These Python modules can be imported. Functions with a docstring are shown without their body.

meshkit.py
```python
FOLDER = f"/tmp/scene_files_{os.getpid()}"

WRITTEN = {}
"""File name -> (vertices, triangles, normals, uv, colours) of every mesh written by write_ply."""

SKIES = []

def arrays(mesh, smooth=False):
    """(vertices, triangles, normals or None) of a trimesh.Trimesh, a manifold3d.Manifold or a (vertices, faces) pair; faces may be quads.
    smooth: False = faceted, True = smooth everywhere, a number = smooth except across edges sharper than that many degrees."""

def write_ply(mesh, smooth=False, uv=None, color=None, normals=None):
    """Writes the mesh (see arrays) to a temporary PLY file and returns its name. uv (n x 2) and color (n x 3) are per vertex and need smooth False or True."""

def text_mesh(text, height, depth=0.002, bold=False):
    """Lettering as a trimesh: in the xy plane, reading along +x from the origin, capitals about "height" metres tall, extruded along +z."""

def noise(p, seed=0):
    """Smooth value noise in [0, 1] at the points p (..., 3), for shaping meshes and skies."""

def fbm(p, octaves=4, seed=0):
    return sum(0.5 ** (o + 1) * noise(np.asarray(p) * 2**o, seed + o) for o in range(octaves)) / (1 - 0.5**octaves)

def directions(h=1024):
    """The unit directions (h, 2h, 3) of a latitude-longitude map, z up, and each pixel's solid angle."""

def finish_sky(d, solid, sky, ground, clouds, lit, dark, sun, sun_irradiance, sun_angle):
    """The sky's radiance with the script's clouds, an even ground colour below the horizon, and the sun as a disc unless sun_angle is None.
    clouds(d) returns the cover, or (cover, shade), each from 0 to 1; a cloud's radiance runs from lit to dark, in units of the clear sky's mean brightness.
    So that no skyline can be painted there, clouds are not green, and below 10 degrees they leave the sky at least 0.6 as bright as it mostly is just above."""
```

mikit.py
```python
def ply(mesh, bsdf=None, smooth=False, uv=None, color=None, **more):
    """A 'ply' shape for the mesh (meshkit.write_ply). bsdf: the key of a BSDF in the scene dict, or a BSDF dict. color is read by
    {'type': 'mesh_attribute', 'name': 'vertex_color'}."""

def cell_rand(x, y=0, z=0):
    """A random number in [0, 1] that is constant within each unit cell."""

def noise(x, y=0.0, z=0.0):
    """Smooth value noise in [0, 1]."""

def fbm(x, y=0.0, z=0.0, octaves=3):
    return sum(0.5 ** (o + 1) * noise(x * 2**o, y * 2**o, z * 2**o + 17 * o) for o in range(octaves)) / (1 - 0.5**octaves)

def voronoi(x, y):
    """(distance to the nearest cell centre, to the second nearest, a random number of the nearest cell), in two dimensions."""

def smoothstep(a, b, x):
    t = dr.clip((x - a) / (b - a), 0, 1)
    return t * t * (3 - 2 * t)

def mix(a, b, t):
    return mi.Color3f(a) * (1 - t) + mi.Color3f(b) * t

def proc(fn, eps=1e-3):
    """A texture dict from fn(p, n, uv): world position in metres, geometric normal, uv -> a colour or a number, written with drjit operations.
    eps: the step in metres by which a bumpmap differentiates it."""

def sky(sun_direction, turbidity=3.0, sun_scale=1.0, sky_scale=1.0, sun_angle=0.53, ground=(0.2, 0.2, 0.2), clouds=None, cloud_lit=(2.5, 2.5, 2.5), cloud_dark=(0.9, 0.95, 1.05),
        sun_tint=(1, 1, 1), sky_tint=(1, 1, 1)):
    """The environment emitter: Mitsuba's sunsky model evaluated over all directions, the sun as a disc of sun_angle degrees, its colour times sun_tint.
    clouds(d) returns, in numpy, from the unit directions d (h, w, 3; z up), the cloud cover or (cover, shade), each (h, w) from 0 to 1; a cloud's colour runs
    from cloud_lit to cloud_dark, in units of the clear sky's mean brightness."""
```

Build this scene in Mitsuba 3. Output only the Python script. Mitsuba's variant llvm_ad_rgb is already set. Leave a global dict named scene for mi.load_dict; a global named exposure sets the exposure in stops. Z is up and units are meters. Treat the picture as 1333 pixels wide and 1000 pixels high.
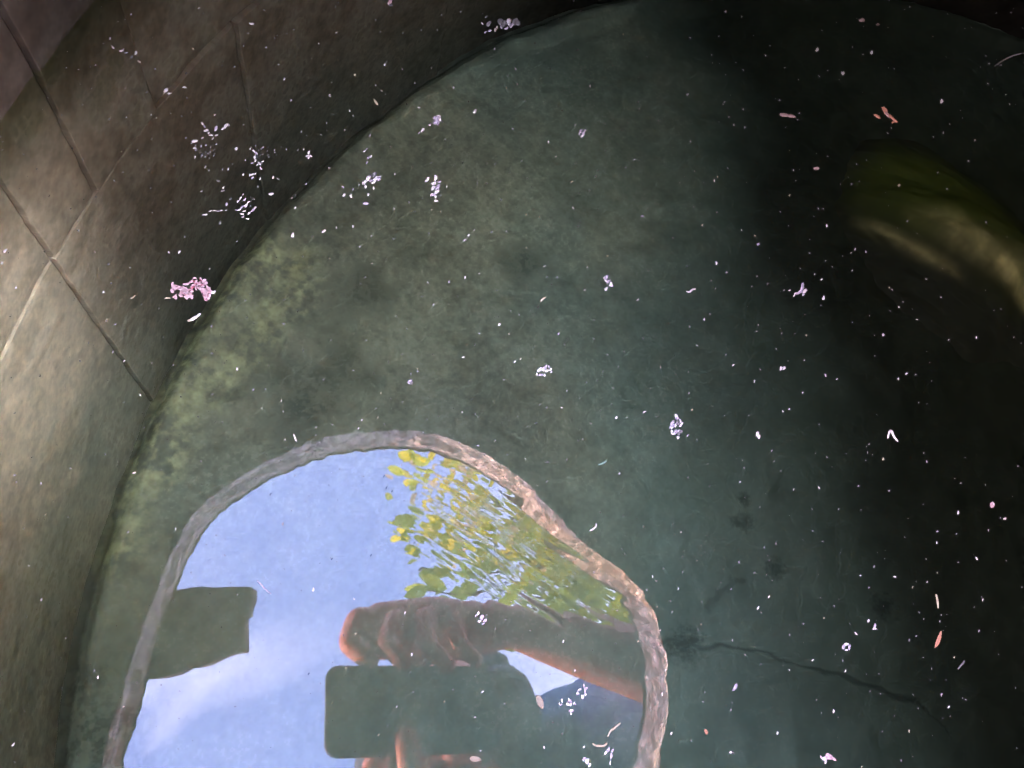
import math, random
import numpy as np, trimesh, mitsuba as mi, mikit
import drjit as dr
import manifold3d as m3
from manifold3d import Manifold
import meshkit
from mikit import proc, fbm, noise, voronoi, cell_rand, smoothstep, mix

scene, labels = {}, {}
rng = np.random.default_rng(7)

# ------------------------------------------------------------------ camera, sky, exposure
# A phone is held over a ragged hole in the cover of a round water tank; its lens is at EYE, the water is z = 0.
F_PX, MID, EYE = 1001.0, np.array([666.5, 500.0]), np.array([0, 0, 0.343])
_d = np.array([-0.19970, 0.35090, 0.91484]); _d /= np.linalg.norm(_d)          # straight down, seen from the camera
_ez = -_d; _ex = np.array([1.0, 0, 0]) - _ez[0] * _ez; _ex /= np.linalg.norm(_ex)
CAM = np.stack([_ex, np.cross(_ez, _ex), _ez])                                  # camera axes (right, down, forward) -> world
FWD, UP, RIGHT = CAM @ [0, 0, 1.0], CAM @ [0, -1.0, 0], CAM @ [1.0, 0, 0]
scene['camera'] = {'type': 'perspective', 'fov': 2 * math.degrees(math.atan(666.5 / F_PX)), 'fov_axis': 'x', 'near_clip': 0.004, 'far_clip': 500.0,
                   'to_world': mi.ScalarTransform4f().look_at(origin=EYE.tolist(), target=(EYE + FWD).tolist(), up=UP.tolist())}


def clouds(d):
    z = np.maximum(d[..., 2], 0.12)
    u, v = d[..., 0] / z, d[..., 1] / z
    a = 0.55 * u + 0.83 * v; b = -0.83 * u + 0.55 * v
    w = meshkit.fbm(np.stack([a * 3.2 + 3, b * 12 + 0.8 * np.sin(a * 9), a * 0 + 2], -1), 5)
    s = np.clip((0.10 - v - 0.25 * u) / 0.24, 0, 1)
    wisp = np.clip((w - 0.44) / 0.30, 0, 1) * s ** 1.5
    veil = 0.30 * np.clip((u - 0.05) / 0.3, 0, 1)
    return np.clip(0.6 * wisp + veil, 0, 0.9)


scene['sky'] = mikit.sky([-0.88, -0.26, 0.26], turbidity=3, sun_scale=0.07, sun_angle=4.0, clouds=clouds, cloud_lit=(1.35, 1.25, 1.6), sun_tint=(1.0, 0.85, 0.7), sky_tint=(1.36, 0.84, 0.98))
exposure = 9.7

# ------------------------------------------------------------------ helpers


def ray(p):
    p = np.atleast_2d(np.asarray(p, float))
    return np.c_[(p - MID) / F_PX, np.ones(len(p))] @ CAM.T


def at(p, z=0.0):
    """The points at height z that lie under these places of the photograph."""
    r = ray(p); t = (z - EYE[2]) / r[:, 2]
    return np.c_[r[:, :2] * t[:, None], np.full(len(r), z)]


def refl(p, z):
    """The points at the real height z above the water whose mirror image lies there."""
    z = np.broadcast_to(np.asarray(z, float), (len(np.atleast_2d(p)),))
    r = ray(p); t = (-z - EYE[2]) / r[:, 2]
    return np.c_[r[:, :2] * t[:, None], z]


def lab(k, label=None, cat=None, group=None, kind=None):
    d = {n: v for n, v in (('label', label), ('category', cat), ('group', group), ('kind', kind)) if v}
    if d:
        labels[k] = d
    return k


def name(base):
    if base not in scene and base not in labels and not any(k.startswith(base + '__') for k in scene):
        return base
    i = 1
    while f'{base}_{i:03d}' in scene or f'{base}_{i:03d}' in labels:
        i += 1
    return f'{base}_{i:03d}'


def add(base, mesh, bsdf, parent=None, smooth=30, **more):
    k = name((parent + '__' if parent else '') + base)
    scene[k] = mikit.ply(mesh, bsdf, smooth=smooth, **more)
    return k


def cat(ms):
    return trimesh.util.concatenate(ms)


def tri(m):
    q = m.to_mesh()
    return trimesh.Trimesh(q.vert_properties[:, :3], q.tri_verts, process=False)


def ball(p, r, n=20):
    return Manifold.sphere(r, n).translate([float(x) for x in p])


def chain(pts, rad, n=20):
    b = [ball(p, r, n) for p, r in zip(pts, rad)]
    return [Manifold.batch_hull([b[i], b[i + 1]]) for i in range(len(b) - 1)]


def hull(pts, rad, n=20):
    return Manifold.batch_hull([ball(p, r, n) for p, r in zip(pts, rad)])


def union(ms):
    return Manifold.batch_boolean(ms, m3.OpType.Add)


def smoothed(ms, length, it=12):
    t = tri(union(ms).refine_to_length(length))
    t = trimesh.Trimesh(t.vertices, t.faces, process=True)
    trimesh.smoothing.filter_taubin(t, 0.5, 0.52, it)
    return t


def tube(pts, rad, sides=10):
    p = np.asarray(pts, float); t = np.gradient(p, axis=0); t /= np.linalg.norm(t, axis=1, keepdims=True)
    up = np.array([0.3, 0.2, 0.93]); a = np.cross(t, up); a /= np.linalg.norm(a, axis=1, keepdims=True) + 1e-9; b = np.cross(t, a)
    g = np.arange(sides) * 2 * np.pi / sides
    v = (p[:, None] + np.asarray(rad)[:, None, None] * (np.cos(g)[None, :, None] * a[:, None] + np.sin(g)[None, :, None] * b[:, None])).reshape(-1, 3)
    f = []
    for i in range(len(p) - 1):
        for j in range(sides):
            k = (j + 1) % sides
            f += [[i * sides + j, i * sides + k, (i + 1) * sides + k], [i * sides + j, (i + 1) * sides + k, (i + 1) * sides + j]]
    n = len(v); v = np.vstack([v, p[0], p[-1]])
    for j in range(sides):
        k = (j + 1) % sides
        f += [[n, k, j], [n + 1, n - sides + j, n - sides + k]]
    return trimesh.Trimesh(v, np.array(f)[:, ::-1], process=False)


def spline(pts, n):
    p = np.asarray(pts, float); s = np.r_[0, np.cumsum(np.linalg.norm(np.diff(p[:, :2] if p.shape[1] > 2 else p, axis=0), axis=1) + 1e-9)]
    q = np.linspace(0, s[-1], n)
    from scipy.interpolate import PchipInterpolator
    return np.stack([PchipInterpolator(s, p[:, i])(q) for i in range(p.shape[1])], 1)


def grid_faces(a, b, wrap=False):
    i, j = np.meshgrid(np.arange(a - 1), np.arange(b if wrap else b - 1), indexing='ij')
    k = (j + 1) % b
    q = np.stack([i * b + j, (i + 1) * b + j, (i + 1) * b + k, i * b + k], -1).reshape(-1, 4)
    return np.vstack([q[:, [0, 1, 2]], q[:, [0, 2, 3]]])


# ------------------------------------------------------------------ materials
TC, TR, BED, COVER_LOW, COVER_TOP = np.array([0.664, 0.0226]), 0.879, -0.35, 0.250, 0.302   # the round tank; its bed; the cover's two faces


def rgb(*c):
    return {'type': 'rgb', 'value': list(c)}


def rough(fn, bump=None, scale=1.0, roughness=None, eps=1e-3):
    base = {'type': 'diffuse', 'reflectance': proc(fn)} if roughness is None else {'type': 'principled', 'base_color': proc(fn), 'roughness': roughness, 'specular': 0.3}
    return {'type': 'twosided', 'bsdf': {'type': 'bumpmap', 'arbitrary': proc(bump, eps), 'scale': scale, 'bsdf': base} if bump else base}


def blob(x, y, w, c, r, soft=0.5):
    """1 inside a patch with a wandering outline, 0 outside."""
    d = dr.sqrt(dr.square(x - c[0]) + dr.square(y - c[1])) / r + w
    return 1 - smoothstep(1 - soft, 1 + soft, d)


def near_line(x, y, pts):
    best = mi.Float(9)
    for a, b in zip(pts[:-1], pts[1:]):
        d = b - a; l = float(d @ d)
        t = dr.clip(((x - a[0]) * d[0] + (y - a[1]) * d[1]) / l, 0, 1)
        best = dr.minimum(best, dr.square(x - a[0] - t * d[0]) + dr.square(y - a[1] - t * d[1]))
    return dr.sqrt(best)


STAINS_AND_SHADE = [((400, 495), 0.036), ((392, 520), 0.03), ((466, 378), 0.024), ((452, 470), 0.022), ((680, 345), 0.022), ((625, 60), 0.036), ((700, 15), 0.05), ((97, 945), 0.05), ((110, 890), 0.022)]  # dark blotches; the last two paint deep shade at the lower left
STAINS_AND_SHADE = [(at([p], BED)[0], r) for p, r in STAINS_AND_SHADE]
DOTS = [(at([p], BED)[0], r) for p, r in [((968, 650), .005), ((960, 680), .005), ((970, 680), .007), ((893, 840), .012), ((875, 842), .007), ((905, 833), .007), ((1150, 790), .010), ((636, 690), .006), ((1010, 740), .008)]]
CRACK = at([(852, 838), (895, 842), (960, 836), (1000, 850), (1050, 870), (1110, 880), (1165, 902), (1200, 912), (1240, 955)], BED)[:, :2]
CRACK2 = at([(915, 793), (935, 770), (960, 752)], BED)[:, :2]
ALGAE = at([(330, 330), (262, 400), (205, 510), (165, 610), (140, 700)], BED)[:, :2]
ALGAE2 = at([(395, 340), (335, 440), (300, 470), (240, 540), (190, 640)], BED)[:, :2]


def bed_colour(p, n, uv):
    a = fbm(p.x * 6, p.y * 6, 1, octaves=3); b = fbm(p.x * 34, p.y * 34, 4, octaves=3); c = fbm(p.x * 130, p.y * 130, 8, octaves=3)
    w1 = noise(p.x * 60 + 9, p.y * 60, 3)
    wx, wy = p.x + (b - 0.5) * 0.035 + (w1 - 0.5) * 0.006, p.y + (w1 - 0.5) * 0.010 + (c - 0.5) * 0.010
    col = mix((0.152, 0.203, 0.172), (0.230, 0.292, 0.250), smoothstep(0.2, 0.8, 0.6 * a + 0.4 * b))
    tan = smoothstep(0.46, 0.08, p.x + 0.5 * (a - 0.3)) * smoothstep(0.0, 0.35, p.y + 0.3 * a)
    col = mix(col, mi.Color3f(0.275, 0.272, 0.20) * (0.75 + 0.5 * b), 0.75 * tan)
    al = dr.maximum(smoothstep(0.050, 0.002, near_line(wx, wy, ALGAE)), 0.8 * smoothstep(0.032, 0.0, near_line(wx, wy, ALGAE2))) * smoothstep(0.28, 0.62, 0.5 * b + 0.5 * c)
    col = mix(col, mi.Color3f(0.44, 0.46, 0.27) * (0.55 + 0.8 * c), 0.8 * al)
    left = smoothstep(0.45, 0.1, p.x)
    e = fbm(p.x * 330, p.y * 330, 2, octaves=2)
    col = col * (1 + (0.18 + 0.82 * left) * (0.35 + 0.65 * smoothstep(0.02, 0.25, p.y)) * (0.48 * (c - 0.5) + 0.30 * (e - 0.5)))
    col = mix(col, (0.34, 0.36, 0.30), 0.30 * smoothstep(0.62, 0.80, e) * smoothstep(0.40, 0.65, b) * (0.3 + 0.7 * left))
    st = mi.Float(0)
    for q, rad in STAINS_AND_SHADE:
        st = dr.maximum(st, 0.55 * blob(wx, wy, (b - 0.5) * 1.2, q, rad, 1.0))
    st = st * (0.30 + 0.70 * smoothstep(0.36, 0.66, 0.6 * c + 0.4 * e))
    for q, rad in DOTS:
        st = dr.maximum(st, 0.50 * blob(p.x, p.y, (e - 0.5) * 1.2, q, rad, 0.9))
    st = dr.maximum(st, 0.46 * smoothstep(0.0042, 0.0006, near_line(p.x + (c - 0.5) * 0.006, p.y + (b - 0.5) * 0.014, CRACK) + 0.004 * (w1 - 0.4)))
    st = dr.maximum(st, 0.25 * smoothstep(0.006, 0.001, near_line(wx, wy, CRACK2)))
    col = mix(col, (0.022, 0.034, 0.034), st)
    painted_shade = smoothstep(0.20, 0.60, p.x + 0.2 * p.y + 0.16 * (a - 0.5))
    col = mix(col, col * mi.Color3f(0.075, 0.068, 0.06), painted_shade)  # light falling off to the right, put into the bed colour
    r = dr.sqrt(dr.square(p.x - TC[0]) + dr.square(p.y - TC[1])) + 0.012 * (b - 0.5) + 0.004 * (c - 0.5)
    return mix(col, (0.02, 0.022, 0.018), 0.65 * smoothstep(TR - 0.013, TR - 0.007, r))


def wall_colour(p, n, uv):
    ang = dr.atan2(p.y - TC[1], p.x - TC[0]) * TR
    ang = dr.select(ang < 0, ang + 2 * dr.pi * TR, ang)
    a = fbm(ang * 8, p.z * 8, 3, octaves=3); b = fbm(ang * 45, p.z * 45, 6, octaves=3); c = fbm(ang * 150, p.z * 150, 2, octaves=2)
    ochre = mix((0.50, 0.365, 0.28), (0.72, 0.57, 0.46), smoothstep(0.3, 0.7, b))
    green = mix((0.35, 0.365, 0.30), (0.50, 0.50, 0.41), smoothstep(0.3, 0.7, 0.5 * a + 0.5 * b))
    h = p.z + 0.10 * (a - 0.5) - 0.16 * (ang - 2.62)
    col = mix(green, ochre, smoothstep(-0.29, -0.10, h))
    col = mix(col, (0.10, 0.08, 0.06), 0.35 * smoothstep(0.50, 0.75, c) * smoothstep(0.42, 0.66, b))
    col = mix(col, (0.50, 0.40, 0.26), 0.5 * smoothstep(0.62, 0.74, b) * smoothstep(-0.16, -0.06, h))
    pale = dr.sqrt(dr.square(ang - 2.61) + dr.square(p.z + 0.14)) + 0.10 * (b - 0.5) + 0.05 * (a - 0.5)
    col = mix(col, (0.82, 0.70, 0.56), 0.75 * smoothstep(0.14, 0.02, pale))  # patch of light on the left wall, painted as a paler tone
    col = col * (0.76 + 0.48 * c) * (0.88 + 0.24 * fbm(ang * 420, p.z * 420, 2, octaves=2))
    col = mix(col, col * mi.Color3f(0.30, 0.305, 0.31), smoothstep(2.60, 2.46, ang + 0.04 * (a - 0.5)))  # painted fade of the hole light towards the upper left
    col = mix(col, col * 0.5, smoothstep(2.63, 2.84, ang + 0.04 * (a - 0.5)))  # painted fall-off of light towards the lower left
    col = mix(col, col * 0.07, smoothstep(2.2, 1.8, ang))  # far wall darkened in colour against light from the added opening
    return mix(col, col * mi.Color3f(0.17, 0.19, 0.15), smoothstep(-0.075, 0.004, p.z + 0.012 * (b - 0.5)))  # painted dark above the waterline, where unfiltered light falls too bright


def pits(p, n, uv):
    return fbm(p.x * 70, p.y * 70, p.z * 70, octaves=4)


def stone_colour(p, n, uv):
    a = fbm(p.x * 14, p.y * 14, p.z * 14, octaves=4); b = fbm(p.x * 90, p.y * 90, p.z * 90, octaves=3)
    col = mix((0.42, 0.385, 0.395), (0.66, 0.62, 0.64), smoothstep(0.3, 0.7, 0.5 * a + 0.5 * b))
    col = mix(col, (0.42, 0.28, 0.21), 0.6 * smoothstep(0.08, 0.20, p.x + 0.1 * (a - 0.5)) * smoothstep(0.4, 0.55, a))  # warm bounced sun painted on the right of the rim
    col = mix(col, (0.36, 0.20, 0.13), 0.7 * smoothstep(-0.10, -0.14, p.x) * smoothstep(0.0, -0.03, p.y))  # orange light on the lower left edge, painted into the stone
    c = fbm(p.x * 230, p.y * 230, p.z * 230, octaves=2)
    col = mix(col, (0.74, 0.70, 0.72), 0.7 * smoothstep(0.50, 0.66, b)) * (0.45 + 1.1 * smoothstep(0.2, 0.8, c))
    return mix(col, mix((0.035, 0.032, 0.022), (0.09, 0.08, 0.055), b), smoothstep(COVER_TOP - 0.0075, COVER_TOP - 0.004, p.z + 0.003 * (a - 0.5)))


def slab_colour(p, n, uv):
    a = fbm(p.x * 18, p.y * 18, p.z * 18, octaves=4); b = fbm(p.x * 80, p.y * 80, p.z * 80, octaves=3)
    return mix((0.18, 0.17, 0.155), (0.30, 0.28, 0.26), 0.5 * a + 0.5 * b)


def soil_colour(p, n, uv):
    a = fbm(p.x * 1.5, p.y * 1.5, 0, octaves=4); b = fbm(p.x * 30, p.y * 30, 0, octaves=3)
    return mix(mix((0.10, 0.085, 0.06), (0.20, 0.17, 0.12), b), mix((0.05, 0.08, 0.025), (0.09, 0.12, 0.04), b), smoothstep(0.35, 0.6, a) * smoothstep(1.2, 2.5, dr.sqrt(p.x * p.x + p.y * p.y)))


def algae_colour(p, n, uv):
    dx, dy = p.x - AC[0], p.y - AC[1]
    u = dx * AD[0] + dy * AD[1]; v = dy * AD[0] - dx * AD[1]
    k = fbm(u * 6 + 2, v * 26 + 3 * fbm(u * 9, v * 9, 1), 5, octaves=3); b = fbm(u * 9, v * 9, 4, octaves=3); c = fbm(p.x * 70, p.y * 70, 2, octaves=3)
    w = v + 0.03 * (b - 0.5) + 0.012 * (k - 0.5)
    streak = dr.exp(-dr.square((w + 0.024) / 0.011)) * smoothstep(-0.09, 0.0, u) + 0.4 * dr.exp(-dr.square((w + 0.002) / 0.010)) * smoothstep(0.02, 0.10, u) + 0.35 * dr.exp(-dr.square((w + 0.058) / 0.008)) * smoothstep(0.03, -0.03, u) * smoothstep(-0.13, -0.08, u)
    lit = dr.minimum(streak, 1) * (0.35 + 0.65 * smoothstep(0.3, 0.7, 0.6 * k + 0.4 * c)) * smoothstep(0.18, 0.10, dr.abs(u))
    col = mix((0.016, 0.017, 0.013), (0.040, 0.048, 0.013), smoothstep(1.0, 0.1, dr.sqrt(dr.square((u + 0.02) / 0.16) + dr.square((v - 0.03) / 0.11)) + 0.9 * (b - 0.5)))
    return mix(col, (0.62, 0.52, 0.26), lit * 0.72)  # glow streaks and near-black shade painted into the algae colour


def skin_colour(p, n, uv):
    a = fbm(p.x * 40, p.y * 40, p.z * 40, octaves=3); b = fbm(p.x * 300, p.y * 300, p.z * 300, octaves=2)
    return mix((0.44, 0.14, 0.105), (0.56, 0.215, 0.165), 0.6 * a + 0.4 * b)


def cloth(c1, c2, s):
    def fn(p, n, uv):
        return mix(c1, c2, 0.6 * fbm(p.x * s, p.y * s, p.z * s, octaves=3) + 0.4 * noise(p.x * 900, p.y * 900, p.z * 900))
    return fn


def bark(p, n, uv):
    return mix((0.07, 0.05, 0.035), (0.20, 0.16, 0.12), fbm(p.x * 25, p.y * 25, p.z * 5, octaves=4))


def thin_leaf(c, d):
    return {'type': 'principledthin', 'base_color': rgb(*c), 'roughness': 0.45, 'diff_trans': d, 'spec_trans': 0.0, 'eta': 1.35}


def petal(c):
    return {'type': 'twosided', 'bsdf': {'type': 'diffuse', 'reflectance': rgb(*c)}}


scene.update({
    # murky still water: mirrors a little of what is above and takes some of the light that goes in and comes out
    'water_surface': {'type': 'thindielectric', 'int_ior': 2.0, 'ext_ior': 1.0, 'specular_reflectance': rgb(0.116, 0.116, 0.116), 'specular_transmittance': rgb(0.925, 1.0, 0.81)},
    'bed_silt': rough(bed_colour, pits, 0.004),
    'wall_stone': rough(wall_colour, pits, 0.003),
    'cover_stone': rough(stone_colour, pits, 0.006),
    'loose_stone': rough(slab_colour, pits, 0.006),
    'mortar': rough(lambda p, n, uv: mix((0.03, 0.03, 0.025), (0.07, 0.065, 0.05), fbm(p.x * 60, p.y * 60, p.z * 60)), None),
    'soil': rough(soil_colour, None),
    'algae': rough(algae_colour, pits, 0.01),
    'skin': {'type': 'principled', 'base_color': proc(skin_colour), 'roughness': 0.5, 'specular': 0.35},
    'shirt': rough(cloth((0.12, 0.17, 0.40), (0.20, 0.26, 0.52), 30)),
    'trousers': rough(cloth((0.03, 0.03, 0.035), (0.06, 0.06, 0.07), 30)),
    'collar': rough(cloth((0.6, 0.6, 0.62), (0.75, 0.75, 0.78), 30)),
    'hair': {'type': 'principled', 'base_color': rgb(0.03, 0.022, 0.016), 'roughness': 0.5},
    'shoe': {'type': 'principled', 'base_color': rgb(0.05, 0.045, 0.04), 'roughness': 0.6},
    'eye_white': {'type': 'principled', 'base_color': rgb(0.7, 0.68, 0.65), 'roughness': 0.2},
    'phone_case': {'type': 'principled', 'base_color': rgb(0.022, 0.024, 0.028), 'roughness': 0.45},
    'phone_metal': {'type': 'principled', 'base_color': rgb(0.12, 0.12, 0.13), 'roughness': 0.3, 'metallic': 0.8},
    'phone_glass': {'type': 'principled', 'base_color': rgb(0.01, 0.01, 0.012), 'roughness': 0.08},
    'bark': rough(bark, None),
    'leaf_yellow': thin_leaf((0.60, 0.60, 0.04), 1.4),
    'leaf_lime': thin_leaf((0.38, 0.48, 0.05), 1.3),
    'leaf_olive': thin_leaf((0.23, 0.31, 0.04), 1.2),
    'leaf_pale': thin_leaf((0.75, 0.60, 0.45), 1.0),
    'leaf_many': {'type': 'principledthin', 'base_color': {'type': 'mesh_attribute', 'name': 'vertex_color'}, 'roughness': 0.45, 'diff_trans': 1.1, 'spec_trans': 0.0, 'eta': 1.35},
    'petal_white': petal((0.38, 0.35, 0.29)),
    'petal_lilac': petal((0.235, 0.205, 0.20)),
    'petal_grey': petal((0.10, 0.095, 0.08)),
    'petal_cream': petal((0.24, 0.21, 0.13)),
    'petal_pink': petal((0.28, 0.155, 0.145)),
    'petal_pink_pale': petal((0.32, 0.22, 0.20)),
    'petal_pink_deep': petal((0.24, 0.075, 0.08)),
    'bark_chip': petal((0.24, 0.115, 0.065)),
    'bark_chip_pale': petal((0.20, 0.14, 0.105)),
    'stick_green': petal((0.13, 0.19, 0.12)),
    'chip_buff': petal((0.17, 0.14, 0.09)),
    'dust_grain': petal((0.15, 0.14, 0.12)),
    'speck_dark': petal((0.05, 0.06, 0.07)),
})

# ------------------------------------------------------------------ the water: one sheet, calm but for fine wavelets where the wind gets in on the right
WV = at([(684, 733)], 0)
wc = WV[0][:2]


def wave(x, y):
    """Height of the ripples, about a tenth of a millimetre."""
    dx, dy = x - wc[0], y - wc[1]
    # axes along and across the drawn-out streaks
    al = np.array([0.86, -0.50]); ac = np.array([0.50, 0.86])
    u, v = dx * al[0] + dy * al[1], dx * ac[0] + dy * ac[1]
    env = np.exp(-((u + 0.004) / 0.050) ** 4 - (v / 0.0215) ** 4)
    w = (0.0000110 * np.sin(2 * np.pi * (v + 0.0020 * np.sin(u * 60) + 0.0006 * np.sin(u * 190 + 1)) / 0.0056)
         + 0.0000045 * np.sin(2 * np.pi * (v + 0.09 * u + 0.0012 * np.sin(u * 80 + 2)) / 0.0037 + 1.1)
         + 0.0000120 * np.sin(2 * np.pi * (v - 0.07 * u) / 0.0097 + 2.0))
    return env * w


def axis(lo, a, b, hi, fine, coarse):
    return np.unique(np.r_[np.arange(a, lo, -coarse), lo, np.arange(a, b, fine), b, np.arange(b + coarse, hi, coarse), hi])


xs = axis(TC[0] - TR - 0.02, wc[0] - 0.10, wc[0] + 0.10, TC[0] + TR + 0.02, 0.0007, 0.02)
ys = axis(TC[1] - TR - 0.02, wc[1] - 0.085, wc[1] + 0.085, TC[1] + TR + 0.02, 0.0007, 0.02)
X, Y = np.meshgrid(xs, ys, indexing='ij')
v = np.c_[X.ravel(), Y.ravel(), wave(X, Y).ravel()]
f = grid_faces(len(xs), len(ys))
f = f[np.hypot(v[f].mean(1)[:, 0] - TC[0], v[f].mean(1)[:, 1] - TC[1]) < TR + 0.016]
used = np.unique(f); m = np.full(len(v), -1); m[used] = np.arange(len(used))
add('water', (v[used], m[f]), 'water_surface', smooth=True)
lab('water', 'still dark green water with fine ripples at one side', kind='structure')

# ------------------------------------------------------------------ bed of the tank
N = 360
gx = np.linspace(-1, 1, N); X, Y = np.meshgrid(gx, gx, indexing='ij')
X, Y = X * np.sqrt(1 - Y ** 2 / 2), Y * np.sqrt(1 - X ** 2 / 2) if False else Y * np.sqrt(1 - (gx[:, None]) ** 2 / 2)
X = (TR + 0.03) * X + TC[0]; Y = (TR + 0.03) * Y + TC[1]
P = np.stack([X, Y, 0 * X], -1)
z = BED + 0.020 * (meshkit.fbm(P * 5, 4, 3) - 0.5) + 0.008 * (meshkit.fbm(P * 40, 3, 9) - 0.5)
rad = np.hypot(X - TC[0], Y - TC[1]) + 0.008 * (meshkit.fbm(P * 30, 3, 5) - 0.5)
z += 0.007 * np.exp(-((rad - (TR - 0.028)) / 0.014) ** 2) - 0.010 * np.clip((rad - (TR - 0.018)) / 0.012, 0, 1)


def seg_dist(X, Y, pts):
    best = np.full(X.shape, 9.0)
    for a, b in zip(pts[:-1], pts[1:]):
        d = b - a; t = np.clip(((X - a[0]) * d[0] + (Y - a[1]) * d[1]) / (d @ d), 0, 1)
        best = np.minimum(best, np.hypot(X - a[0] - t * d[0], Y - a[1] - t * d[1]))
    return best


z -= 0.003 * np.clip(1 - seg_dist(X, Y, CRACK) / 0.007, 0, 1)
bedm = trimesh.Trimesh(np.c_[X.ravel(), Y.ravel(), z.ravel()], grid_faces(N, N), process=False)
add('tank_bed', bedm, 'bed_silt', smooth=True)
lab('tank_bed', 'silted green grey bed of the round tank with a thin dark crack', kind='structure')

# ------------------------------------------------------------------ round tank wall: stones in courses with recessed joints
ring = np.arange(181) * 2 * np.pi / 180
prof = [(TR + 0.012, BED - 0.08), (TR + 0.012, COVER_LOW), (TR + 0.16, COVER_LOW), (TR + 0.16, BED - 0.08), (TR + 0.012, BED - 0.08)]
v = np.array([[TC[0] + r * np.cos(a), TC[1] + r * np.sin(a), zz] for r, zz in prof for a in ring[:-1]])
add('tank_wall', trimesh.Trimesh(v, grid_faces(5, 180, True), process=False), 'mortar', smooth=30)
lab('tank_wall', 'curved wall of worn ochre and green stone round the water', 'wall')


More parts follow.
